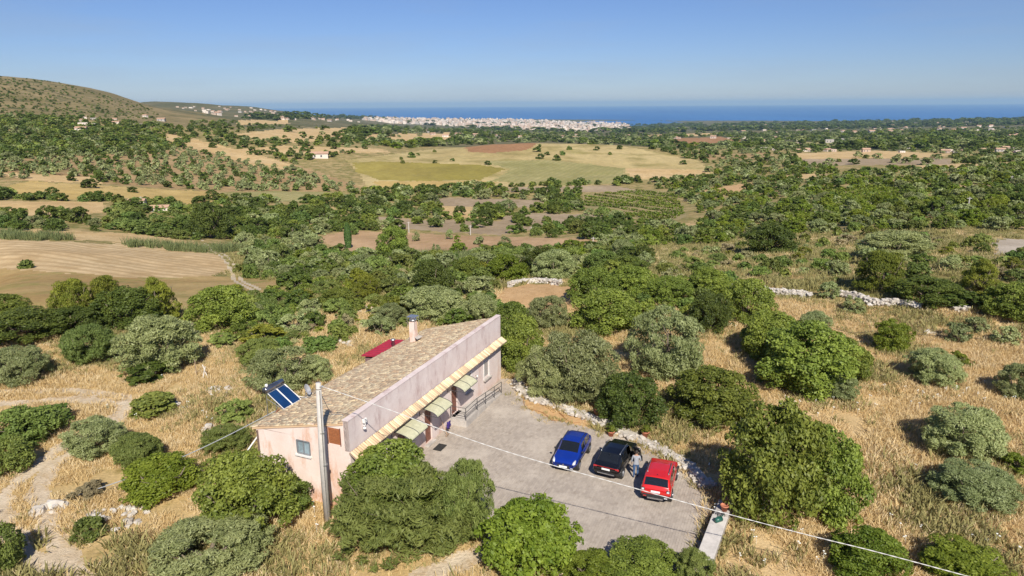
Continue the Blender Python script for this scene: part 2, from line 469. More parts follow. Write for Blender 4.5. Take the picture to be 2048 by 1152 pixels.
S_ = dict
mats_ground = {
    'ground': mat_soil('dry grass soil', (0.48, 0.335, 0.15), (0.58, 0.435, 0.22), (0.30, 0.225, 0.085), 0.12, 0.5, (0.55, 0.7), 0.6, 5),
    'scrubland': mat_soil('scrub soil', (0.36, 0.27, 0.12), (0.46, 0.34, 0.17), (0.20, 0.185, 0.06), 0.05, 0.16, (0.42, 0.6), 0.5, 1.4),
    'plain': mat_soil('far plain', (0.10, 0.105, 0.045), (0.18, 0.155, 0.08), (0.36, 0.28, 0.17), 0.006, 0.02, (0.58, 0.72), 0, 0.05),
    'hill': mat_soil('hill scrub', (0.20, 0.165, 0.07), (0.31, 0.235, 0.12), (0.12, 0.115, 0.05), 0.012, 0.035, (0.52, 0.62), 0, 0.12),
    'yard': mat_soil('paver bed', (0.37, 0.305, 0.245), (0.43, 0.36, 0.29), None, 0.3, 2, bump=0.2),
    'dirt_track': mat_soil('limestone track', (0.56, 0.44, 0.30), (0.68, 0.57, 0.43), (0.50, 0.36, 0.21), 0.4, 1.2, (0.52, 0.68), 0.7, 6),
    'valley_track': mat_soil('valley track', (0.52, 0.42, 0.29), (0.62, 0.52, 0.38), None, 0.1, 0.5, bump=0.2, fine=2),
    'ploughed_field': mat_soil('ploughed stubble', (0.56, 0.40, 0.215), (0.63, 0.48, 0.28), (0.46, 0.32, 0.16), 0.04, 0.12, (0.5, 0.7), 0.3, 0.8, (R(97), 3.6, (0.38, 0.25, 0.125), 0.55)),
    'pasture': mat_soil('brown pasture', (0.38, 0.245, 0.10), (0.47, 0.35, 0.16), (0.29, 0.25, 0.085), 0.04, 0.11, (0.5, 0.62), 0.3, 1.2),
    'stubble_field': mat_soil('pale stubble', (0.55, 0.38, 0.18), (0.60, 0.44, 0.235), (0.42, 0.29, 0.13), 0.03, 0.15, (0.55, 0.7), 0.3, 0.8),
    'wheat_field': mat_soil('yellow stubble', (0.48, 0.34, 0.125), (0.53, 0.385, 0.16), (0.37, 0.29, 0.1), 0.02, 0.1, (0.55, 0.75), 0.2, 0.6),
    'green_field': mat_soil('green field', (0.28, 0.255, 0.095), (0.38, 0.33, 0.15), None, 0.03, 0.1, bump=0.2, fine=0.6, stripes=(R(20), 5.0, (0.23, 0.225, 0.08), 0.4)),
    'grove_soil': mat_soil('grove soil', (0.36, 0.235, 0.115), (0.43, 0.30, 0.155), (0.20, 0.17, 0.065), 0.02, 0.07, (0.52, 0.66), 0.2, 0.4),
    'hill_field': mat_soil('hill pasture', (0.45, 0.35, 0.155), (0.52, 0.41, 0.20), (0.32, 0.265, 0.10), 0.008, 0.03, (0.5, 0.64), 0.2, 0.25),
    'olive_green_field': mat_soil('olive green crop', (0.27, 0.225, 0.055), (0.36, 0.29, 0.08), None, 0.01, 0.05, bump=0.1, fine=0.3),
    'red_earth_field': mat_soil('red earth', (0.33, 0.175, 0.085), (0.38, 0.21, 0.105), None, 0.02, 0.08, bump=0.1, fine=0.3),
    'grey_soil_field': mat_soil('grey soil', (0.34, 0.255, 0.165), (0.40, 0.31, 0.21), (0.26, 0.2, 0.11), 0.02, 0.08, (0.55, 0.7), 0.2, 0.5),
    'brown_soil_field': mat_soil('brown soil', (0.42, 0.265, 0.145), (0.50, 0.335, 0.19), (0.33, 0.24, 0.11), 0.03, 0.1, (0.56, 0.7), 0.3, 0.8),
    'vineyard_soil': mat_soil('vineyard soil', (0.27, 0.23, 0.10), (0.34, 0.27, 0.135), None, 0.02, 0.1, bump=0.2, fine=0.6),
    'sandy_clearing': mat_soil('sandy clearing', (0.53, 0.335, 0.165), (0.59, 0.39, 0.205), (0.49, 0.29, 0.14), 0.15, 0.6, (0.55, 0.7), 0.3, 4),
    'stony_lot': mat_soil('stony lot', (0.42, 0.35, 0.27), (0.5, 0.43, 0.35), None, 0.05, 0.3, bump=0.5, fine=1.5),
    'dry_meadow': mat_soil('golden meadow', (0.56, 0.39, 0.19), (0.65, 0.475, 0.255), (0.44, 0.295, 0.13), 0.10, 0.45, (0.55, 0.72), 0.7, 5),
}
REGION_LABEL = {
    'ground': ('dry grassy ground around the pink house', 'ground'), 'scrubland': ('scrubland sloping down behind the house', 'ground'),
    'plain': ('wide green plain running to the coast', 'terrain'), 'hill': ('bare brown hill with scattered scrub on the left', 'hill'),
    'yard': ('paved yard in front of the house', 'yard'), 'dirt_track': ('pale limestone track winding past the shrubs at left', 'track'),
    'valley_track': ('thin two rut track beside the ploughed field', 'track'), 'ploughed_field': ('tan ploughed field with curved furrows', 'field'),
    'pasture': ('reddish brown pasture below the ploughed field', 'field'), 'stubble_field': ('pale tan stubble fields in the valley', 'field'),
    'wheat_field': ('golden yellow field at the foot of the olive grove', 'field'), 'green_field': ('thin green crop strip below the olive grove', 'field'),
    'grove_soil': ('pale brown soil under the hillside olive grove', 'ground'), 'hill_field': ('rolling tan hill of open pasture in the middle', 'field'),
    'olive_green_field': ('olive green crop band on the middle hill', 'field'), 'red_earth_field': ('reddish bare earth on the hilltop', 'field'),
    'grey_soil_field': ('greyish bare plots between the valley trees', 'field'), 'brown_soil_field': ('bare brown strip beside the cypress', 'field'),
    'vineyard_soil': ('striped soil between the vine rows', 'field'), 'sandy_clearing': ('orange sandy clearing inside the curved stone wall', 'ground'),
    'stony_lot': ('grey stony lot at the right edge', 'ground'), 'dry_meadow': ('golden dry meadow dotted with round olive trees', 'field'),
}
FIELDS = [
    ('dry_meadow', [(1505, 592), (1700, 612), (1850, 630), (2300, 640), (2400, 1300), (1400, 1300), (1450, 1000), (1380, 905), (1290, 830), (1300, 700), (1440, 620)], 10, 95),
    ('pasture', [(-160, 526), (80, 540), (250, 555), (420, 553), (480, 556), (560, 562), (590, 578), (520, 602), (380, 622), (350, 606), (100, 616), (-160, 622)], 70, 180),
    ('ploughed_field', [(-160, 474), (130, 482), (280, 491), (410, 500), (455, 520), (458, 540), (420, 553), (250, 556), (80, 541), (-160, 532)], 110, 240),
    ('stubble_field', [(-160, 452), (120, 460), (300, 469), (402, 488), (395, 495), (250, 485), (100, 477), (-160, 472)], 170, 290),
    ('stubble_field', [(-160, 403), (60, 402), (210, 404), (206, 425), (120, 433), (-160, 427)], 220, 420),
    ('grove_soil', [(-160, 310), (40, 300), (130, 290), (330, 262), (420, 290), (560, 320), (640, 345), (745, 382), (560, 384), (400, 382), (200, 368), (-160, 352)], 330, 1000),
    ('wheat_field', [(10, 374), (60, 362), (200, 371), (330, 379), (432, 384), (420, 412), (330, 402), (240, 396), (120, 399), (20, 388)], 260, 520),
    ('stubble_field', [(-20, 344), (100, 350), (190, 355), (205, 369), (60, 361)], 330, 560),
    ('green_field', [(430, 386), (560, 382), (690, 385), (700, 396), (600, 404), (430, 399)], 280, 560),
    ('stubble_field', [(310, 262), (420, 285), (500, 305), (592, 332), (580, 340), (500, 330), (430, 308), (330, 282)], 420, 1100),
    ('stubble_field', [(470, 268), (560, 258), (700, 255), (690, 275), (600, 286), (480, 276)], 600, 2500),
    ('stubble_field', [(440, 303), (560, 291), (760, 297), (785, 305), (600, 308)], 500, 1400),
    ('stubble_field', [(475, 240), (575, 240), (580, 248), (478, 250)], 900, 4000),
    ('stubble_field', [(740, 268), (900, 266), (930, 280), (800, 286), (730, 280)], 800, 3000),
    ('hill_field', [(695, 320), (760, 312), (850, 300), (930, 290), (1010, 282), (1090, 280), (1200, 286), (1280, 298), (1400, 322), (1435, 352), (1400, 360), (1250, 360), (1200, 368), (1150, 374), (1000, 374), (860, 380), (740, 382), (715, 345)], 400, 860),
    ('olive_green_field', [(705, 326), (760, 323), (960, 330), (1010, 338), (960, 360), (850, 362), (760, 360), (715, 345)], 400, 800),
    ('wheat_field', [(745, 362), (900, 362), (960, 361), (1000, 366), (900, 376), (765, 379)], 380, 800),
    ('red_earth_field', [(928, 293), (1010, 283), (1075, 286), (1055, 300), (985, 306), (940, 304)], 480, 860),
    ('green_field', [(960, 322), (1100, 320), (1250, 337), (1240, 366), (1100, 372), (985, 362), (1020, 338)], 400, 800),
    ('stubble_field', [(1250, 336), (1400, 340), (1434, 354), (1262, 359)], 400, 900),
    ('grey_soil_field', [(940, 377), (1220, 370), (1290, 383), (1180, 384), (950, 384)], 300, 700),
    ('grey_soil_field', [(860, 394), (1080, 400), (1100, 416), (880, 412)], 260, 560),
    ('grey_soil_field', [(1000, 424), (1200, 430), (1215, 446), (1100, 453), (1000, 446)], 230, 480),
    ('stubble_field', [(880, 412), (950, 414), (955, 436), (885, 434)], 260, 480),
    ('grey_soil_field', [(860, 440), (1000, 442), (1100, 456), (1000, 470), (880, 464), (700, 446), (700, 430)], 200, 420),
    ('brown_soil_field', [(620, 478), (700, 460), (900, 470), (1170, 478), (1265, 489), (1160, 503), (900, 506), (830, 508), (700, 502)], 160, 320),
    ('stubble_field', [(1310, 440), (1400, 448), (1385, 470), (1325, 462)], 190, 420),
    ('vineyard_soil', [(1165, 390), (1290, 378), (1352, 385), (1375, 430), (1335, 450), (1160, 412)], 230, 560),
    ('vineyard_soil', [(1640, 388), (1760, 373), (1818, 388), (1790, 404), (1700, 410)], 200, 520),
    ('sandy_clearing', [(980, 600), (1008, 577), (1060, 568), (1145, 572), (1158, 582), (1140, 618), (1090, 630), (1040, 614)], 55, 100),
    ('sandy_clearing', [(1400, 382), (1500, 365), (1518, 371), (1470, 390)], 240, 560),
    ('red_earth_field', [(1345, 278), (1440, 274), (1500, 284), (1420, 294), (1350, 290)], 800, 3000),
    ('stubble_field', [(1560, 308), (1750, 301), (1900, 308), (1880, 316), (1600, 318)], 500, 1600),
    ('sandy_clearing', [(1030, 770), (1046, 778), (1064, 800), (1112, 816), (1185, 846), (1172, 858), (1096, 842), (1052, 822), (1036, 792)], 20, 70),
    ('stony_lot', [(1985, 478), (2250, 480), (2250, 514), (1990, 508)], 90, 220),
    ('stubble_field', [(1560, 353), (1640, 346), (1668, 352), (1580, 361)], 250, 900),
    ('grove_soil', [(1470, 462), (1560, 452), (1575, 470), (1480, 480)], 100, 320),
    ('stubble_field', [(1830, 331), (1950, 326), (1962, 335), (1842, 340)], 300, 1200),
    ('grove_soil', [(1395, 312), (1540, 305), (1548, 314), (1405, 320)], 500, 1800),
    ('grey_soil_field', [(1590, 318), (1900, 317), (1905, 329), (1610, 331)], 380, 1500),
    ('green_field', [(1560, 285), (1750, 282), (1765, 292), (1570, 295)], 700, 3000),
    ('stubble_field', [(1290, 270), (1420, 266), (1430, 270), (1300, 275)], 1200, 5000),
    ('grove_soil', [(1760, 440), (1850, 425), (1870, 436), (1780, 452)], 120, 420),
    ('stubble_field', [(1900, 372), (1985, 366), (1990, 374), (1910, 382)], 200, 700),
    ('stubble_field', [(1940, 412), (1975, 408), (1960, 440), (1935, 440)], 150, 350),
]
az_grid = np.radians(np.concatenate([np.linspace(-70, -41.5, 24), np.arange(-41, 41.01, 0.18), np.linspace(41.5, 70, 24)]))
r_grid = np.concatenate([[1.5, 4, 8, 12], np.arange(15, 92, 0.2), 92 * 1.008 ** np.arange(0, 300), 92 * 1.008 ** 300 * 1.028 ** np.arange(1, 103)])
AG, RG_ = np.meshgrid(az_grid, r_grid, indexing='ij')
TX = RG_ * np.sin(AG); TY = RG_ * np.cos(AG); TZ = terrain(TX, TY)
na, nr = AG.shape
idx = np.arange(na * nr).reshape(na, nr)
faces = np.stack([idx[:-1, :-1], idx[1:, :-1], idx[1:, 1:], idx[:-1, 1:]], -1).reshape(-1, 4)[:, ::-1]
TV = np.stack([TX, TY, TZ], -1).reshape(-1, 3)
cen = TV[faces].mean(1)
fr_ = np.hypot(cen[:, 0], cen[:, 1])
jx = vnoise(cen[:, 0] / 1.7, cen[:, 1] / 1.7); jy = vnoise(cen[:, 0] / 1.7 + 40, cen[:, 1] / 1.7 + 11)
jw = np.clip(fr_ * 0.006, 0.25, 6)
cj = cen.copy(); cj[:, 0] += jx * jw * 1.2; cj[:, 1] += jy * jw * 2.0
fu, fv = project(cj)
names = list(mats_ground)
reg = np.where(fr_ < 84 + 10 * vnoise(cen[:, 0] / 9, cen[:, 1] / 9), names.index('ground'), np.where(fr_ < 1000, names.index('scrubland'), names.index('plain')))
reg[(fr_ > 1000) & (fr_ < 2600) & (fu < 420 + 300 * vnoise(cen[:, 0] / 200, cen[:, 1] / 200))] = names.index('hill')
for nm, poly, r0, r1 in FIELDS:
    reg[(fr_ > r0) & (fr_ < r1) & in_poly(fu, fv, poly)] = names.index(nm)
near = fr_ < 90
nx = cen[near, 0]; ny = cen[near, 1]
wob = vnoise(nx / 0.8, ny / 0.8) * 0.5
rn = reg[near]
for pts, w in TRACKS + PATHS:
    rn[dist_polyline(nx, ny, pts) + wob < w] = names.index('dirt_track')
rn[in_poly(nx, ny, YARD)] = names.index('yard')
reg[near] = rn
midm = (fr_ > 90) & (fr_ < 420)
rm = reg[midm]
for pts, w in FAR_TRACKS:
    rm[dist_polyline(cen[midm, 0], cen[midm, 1], pts) < w] = names.index('valley_track')
reg[midm] = rm
GROUND = {}
for i, nm in enumerate(names):
    fsel = faces[reg == i]
    if not len(fsel): continue
    used, inv = np.unique(fsel, return_inverse=True)
    o = bpy.data.objects.new(nm, np_mesh(nm, TV[used], inv.reshape(-1, 4), mats_ground[nm], True)); C.objects.link(o)
    tag(o, *REGION_LABEL[nm], kind='structure'); GROUND[nm] = o
def region_at(x, y):
    """name index of the ground under a point (near area)"""
    az = np.arctan2(x, y); r = np.hypot(x, y)
    ia = np.clip(np.searchsorted(az_grid, az) - 1, 0, na - 2); ir = np.clip(np.searchsorted(r_grid, r) - 1, 0, nr - 2)
    return reg.reshape(na - 1, nr - 1)[ia, ir]

# the sea
t = NT('sea water'); p = t.pos()
t.color(t.mix(t.ramp(t.noise(t.mapping(p, (1, 0.25, 1)), 0.0006, 5), 0.35, 0.65), (0.024, 0.125, 0.33), (0.036, 0.155, 0.38)))
t.rough(0.45); t.b.inputs['Specular IOR Level'].default_value = 0.25
t.bump(t.noise(p, 0.05, 4), 0.2, 1.0)
sv = []; 
saz = np.radians(np.linspace(-70, 70, 57)); srr = np.array([4500, 9000, 15000, 25000, 40000, 60000.0])
A2, R2 = np.meshgrid(saz, srr, indexing='ij')
i2 = np.arange(A2.size).reshape(A2.shape)
sf = np.stack([i2[:-1, :-1], i2[1:, :-1], i2[1:, 1:], i2[:-1, 1:]], -1).reshape(-1, 4)[:, ::-1]
o = bpy.data.objects.new('sea', np_mesh('sea', np.stack([R2 * np.sin(A2), R2 * np.cos(A2), np.full(A2.shape, SEA)], -1).reshape(-1, 3), sf, t.m)); C.objects.link(o)
tag(o, 'deep blue sea along the horizon', 'sea', kind='structure')

# ------------------------------------------------------------------ vegetation: crowns of many small leaves
def unit(v): return v / np.maximum(np.linalg.norm(v, axis=-1, keepdims=True), 1e-9)

def crown_mesh(name, seed, mat, W=6.0, H=5.0, clumps=60, leaves=8000, ll=0.22, lw=0.12, cr=(0.07, 0.14), spray=0.0, base=0.06, lump=0.32, fill=0.12, cone=0.0, shell=(0.42, 1.0)):
    rng = np.random.default_rng(seed)
    main = clumps; clumps = int(clumps * 1.35)
    th = base + (1 - base) * rng.random(clumps) ** 0.85 * 0.97
    az = rng.random(clumps) * 2 * PI
    prof = np.where(th > .4, np.sqrt(np.clip(1 - ((th - .4) / .6) ** 2, .02, 1)), 1 - .30 * ((.4 - th) / .4) ** 2)
    nl = 5; la = rng.random(nl) * 2 * PI; lz = rng.random(nl); lwt = rng.uniform(-1, 1, nl)
    lob = sum(lwt[i] * np.maximum(np.cos(az - la[i]), 0) ** 2 * np.exp(-((th - lz[i]) / .35) ** 2) for i in range(nl))
    rad = prof * np.sqrt(rng.uniform(shell[0] ** 2, shell[1] ** 2, clumps)) * (1 + lump * np.clip(lob, -1, 1))
    sprig = np.arange(clumps) >= main; rad = np.where(sprig, prof * rng.uniform(.95, 1.16, clumps) * (1 + lump * np.clip(lob, -1, 1)), rad)
    zc = H * .42
    c = np.stack([np.cos(az) * rad * W * .44, np.sin(az) * rad * W * .44, th * H * .93 * (1 + .12 * lob)], 1)
    if cone: c[:, :2] *= (1 - cone * np.clip(c[:, 2:3] / H, 0, 1))
    crr = rng.uniform(*cr, clumps) * W * np.where(sprig, .5, 1)
    wgt = crr ** 2; k = rng.choice(clumps, leaves, p=wgt / wgt.sum())
    ld = unit(rng.normal(size=(leaves, 3)) + 0.55 * unit(c - [0, 0, zc * 0.8])[k] + np.array([0, 0, 0.35]))
    rr = np.where(rng.random(leaves) < fill, rng.random(leaves) * 0.8, 0.72 + 0.34 * rng.random(leaves))
    p = c[k] + ld * (crr[k] * rr)[:, None] * np.array([1, 1, 0.85])
    p[:, 2] = np.where(p[:, 2] < 0.06, 0.06 + rng.random(leaves) * 0.5, p[:, 2])
    n = unit(ld + 0.75 * rng.normal(size=(leaves, 3)) + [0, 0, 0.35])
    tdir = rng.normal(size=(leaves, 3)) * (1 - spray) + spray * 2.0 * (ld * 0.6 + [0, 0, 0.9])
    tdir = unit(tdir - n * (tdir * n).sum(1, keepdims=True)); s = np.cross(n, tdir)
    sz = rng.uniform(0.7, 1.35, leaves)[:, None]
    a = tdir * ll / 2 * sz; b = s * lw / 2 * sz
    V = np.stack([p - a, p + b + a * 0.1, p + a, p - b + a * 0.1], 1).reshape(-1, 3)
    tint = np.clip(0.5 * rng.random(clumps)[k] + 0.5 * rng.random(leaves), 0, 1)
    Fc = np.arange(leaves * 4).reshape(-1, 4)
    return np_mesh(name, V, Fc, mat, False, {'tint': ('FLOAT', np.repeat(tint, 4))})

bark = NT('bark'); tc = bark.node('ShaderNodeTexCoord').outputs['Object']
bn = bark.noise(bark.mapping(tc, (6, 6, 1.2)), 2.0, 5)
bark.color(bark.mix(bark.ramp(bn, 0.3, 0.7), (0.10, 0.075, 0.05), (0.24, 0.19, 0.14))); bark.rough(0.95); bark.bump(bn, 0.8, 0.04)
BARK = bark.m

def trunk_mesh(name, seed, W=6.0, H=5.0, r=0.2, limbs=5, fork=0.14):
    rng = random.Random(seed); mb = MB()
    f = Vector((rng.uniform(-.1, .1), rng.uniform(-.1, .1), H * fork))
    mb.tube([(0, 0, -0.3), (0.03, 0, H * fork * 0.5), f], [r * 1.35, r, r * 0.85], 7)
    for i in range(limbs):
        a = 2 * PI * (i + rng.random() * 0.6) / limbs; o = rng.uniform(0.22, 0.38) * W
        e = Vector((math.cos(a) * o, math.sin(a) * o, H * rng.uniform(0.6, 0.85)))
        mid = f.lerp(e, 0.5) + Vector((math.cos(a) * 0.25, math.sin(a) * 0.25, -0.2))
        mb.tube([f, mid, e], [r * 0.6, r * 0.4, r * 0.12], 5)
        for j in range(2):
            q = mid.lerp(e, rng.uniform(0.2, 0.7)); w = q + Vector((rng.uniform(-.9, .9), rng.uniform(-.9, .9), rng.uniform(.3, .9)))
            mb.tube([q, w], [r * 0.22, r * 0.05], 4)
    return mb.mesh(name, BARK, True)

LEAF = {
    'carob': mat_leaf('carob leaf', (0.094, 0.132, 0.019), (0.287, 0.334, 0.058)),
    'dark': mat_leaf('dark evergreen leaf', (0.060, 0.093, 0.017), (0.169, 0.212, 0.038)),
    'olive': mat_leaf('olive leaf', (0.159, 0.191, 0.062), (0.369, 0.398, 0.175), 0.2, 0.5, 0.012),
    'feather': mat_leaf('willowy leaf', (0.118, 0.164, 0.035), (0.287, 0.334, 0.090), 0.3, 0.6),
    'pine': mat_leaf('pine needle', (0.118, 0.144, 0.015), (0.276, 0.281, 0.034), 0.2, 0.7),
    'bright': mat_leaf('bright leaf', (0.113, 0.161, 0.016), (0.286, 0.335, 0.044), 0.4),
    'shrub': mat_leaf('lentisk leaf', (0.092, 0.132, 0.025), (0.215, 0.260, 0.055), 0.2, 0.6, 0.03),
    'dryshrub': mat_leaf('dry shrub leaf', (0.205, 0.180, 0.085), (0.369, 0.329, 0.170), 0.2, 0.7, 0.03),
    'cypress': mat_leaf('cypress leaf', (0.031, 0.066, 0.013), (0.082, 0.132, 0.026), 0.1, 0.7),
}
# species: nominal width, height and how each level of detail is leafed
SP = {
    'carob':   dict(W=6.0, H=5.0, near=dict(clumps=120, leaves=21000, ll=0.22, lw=0.115), mid=dict(clumps=46, leaves=2400, ll=0.55, lw=0.32), far=dict(clumps=20, leaves=260, ll=1.5, lw=1.0, cr=(0.13, 0.2)), n=(4, 3, 3), name='carob_tree', cat='tree'),
    'dark':    dict(W=5.0, H=4.2, near=dict(clumps=110, leaves=17000, ll=0.19, lw=0.10, base=.02), mid=dict(clumps=40, leaves=2200, ll=0.48, lw=0.28), far=dict(clumps=18, leaves=240, ll=1.3, lw=0.9, cr=(0.13, 0.2)), n=(3, 3, 3), name='evergreen_tree', cat='tree'),
    'olive':   dict(W=5.0, H=4.2, near=dict(clumps=130, leaves=25000, ll=0.21, lw=0.055, spray=0.5, cr=(0.06, 0.12), lump=0.35), mid=dict(clumps=46, leaves=2800, ll=0.5, lw=0.2, spray=0.3), far=dict(clumps=18, leaves=240, ll=1.3, lw=0.8, cr=(0.13, 0.2)), n=(4, 3, 3), name='olive_tree', cat='tree'),
    'feather': dict(W=5.0, H=4.5, near=dict(clumps=140, leaves=23000, ll=0.30, lw=0.055, spray=0.8, cr=(0.05, 0.12), base=0.03, lump=0.45), mid=dict(clumps=40, leaves=2600, ll=0.6, lw=0.2, spray=0.6, base=0.05), far=dict(clumps=18, leaves=240, ll=1.3, lw=0.8, base=0.05, cr=(0.13, 0.2)), n=(3, 2, 2), name='willowy_shrub', cat='shrub'),
    'pine':    dict(W=5.0, H=5.0, near=dict(clumps=80, leaves=15000, ll=0.28, lw=0.055, spray=0.75, cr=(0.07, 0.13), cone=0.3, lump=0.4), mid=dict(clumps=36, leaves=2400, ll=0.55, lw=0.2, spray=0.6, cone=0.35), far=dict(clumps=18, leaves=240, ll=1.3, lw=0.8, cone=0.3), n=(2, 2, 1), name='pine_tree', cat='tree'),
    'bright':  dict(W=4.5, H=3.8, near=dict(clumps=110, leaves=17000, ll=0.19, lw=0.105, base=0.04, lump=0.4), mid=dict(clumps=36, leaves=2000, ll=0.45, lw=0.28, base=0.08), far=dict(clumps=16, leaves=220, ll=1.2, lw=0.9, base=0.08), n=(3, 2, 2), name='leafy_tree', cat='tree'),
    'shrub':   dict(W=3.0, H=1.9, near=dict(clumps=80, leaves=9500, ll=0.14, lw=0.075, base=0.0, lump=0.4, cr=(0.08, 0.16)), mid=dict(clumps=30, leaves=1500, ll=0.34, lw=0.2, base=0.0, lump=0.35, cr=(0.13, 0.2)), far=dict(clumps=16, leaves=220, ll=0.9, lw=0.6, base=0.0, cr=(0.14, 0.22)), n=(3, 4, 3), name='shrub', cat='shrub'),
    'dryshrub': dict(W=2.4, H=1.5, near=dict(clumps=36, leaves=3500, ll=0.2, lw=0.05, spray=0.6, base=0.0, lump=0.4), mid=dict(clumps=24, leaves=1300, ll=0.32, lw=0.12, spray=0.5, base=0.0), far=dict(clumps=14, leaves=200, ll=0.7, lw=0.5, base=0.0), n=(2, 2, 1), name='dry_shrub', cat='shrub'),
}
CROWN, TRUNK = {}, {}
sd = 100
for k, s in SP.items():
    for li, lod in enumerate(('near', 'mid', 'far')):
        CROWN[k, lod] = []
        for j in range(s['n'][li]):
            sd += 1; CROWN[k, lod].append(crown_mesh(f'{k}_crown', sd, LEAF[k], s['W'], s['H'], **s[lod]))
    TRUNK[k] = [trunk_mesh(f'{k}_trunk', sd + j, s['W'], s['H'], 0.2 if s['cat'] == 'tree' else 0.07, 5) for j in range(2)]

PLACED = []     # (x, y, radius)
CELL = {}
def occupied(x, y, r, f=0.75):
    n = int(max(1, math.ceil((r + 5) / 8)))
    for i in range(int(x // 8) - n, int(x // 8) + n + 1):
        for j in range(int(y // 8) - n, int(y // 8) + n + 1):
            for (a, b, c) in CELL.get((i, j), ()):
                if (a - x) ** 2 + (b - y) ** 2 < (f * (c + r)) ** 2: return True
    return False
def occupy(x, y, r): CELL.setdefault((int(x // 8), int(y // 8)), []).append((x, y, r))

def plant(k, p, w, h, label, group=None, lod=None):
    """one tree or shrub of species k standing at p, w wide and h tall"""
    s = SP[k]; px = h * px_scale(p)
    lod = lod or ('near' if px > 42 else 'mid' if px > 16 else 'far')
    j = random.randrange(10 ** 6); sc = (w / s['W'] * random.uniform(.95, 1.05), w / s['W'] * random.uniform(.95, 1.05), h / s['H'])
    cm = CROWN[k, lod]; cm = cm[j % len(cm)]
    if px > 26:
        root = empty(s['name'], tuple(p), random.uniform(0, 2 * PI)); root.scale = sc
        o = bpy.data.objects.new('crown', cm); link(o, root)
        o = bpy.data.objects.new('trunk', TRUNK[k][j % 2]); link(o, root)
    else:
        root = bpy.data.objects.new(s['name'], cm); link(root)
        root.location = tuple(p); root.rotation_euler = (0, 0, random.uniform(0, 2 * PI)); root.scale = sc
    tag(root, label, s['cat'], group); occupy(p[0], p[1], w / 2)
    return root

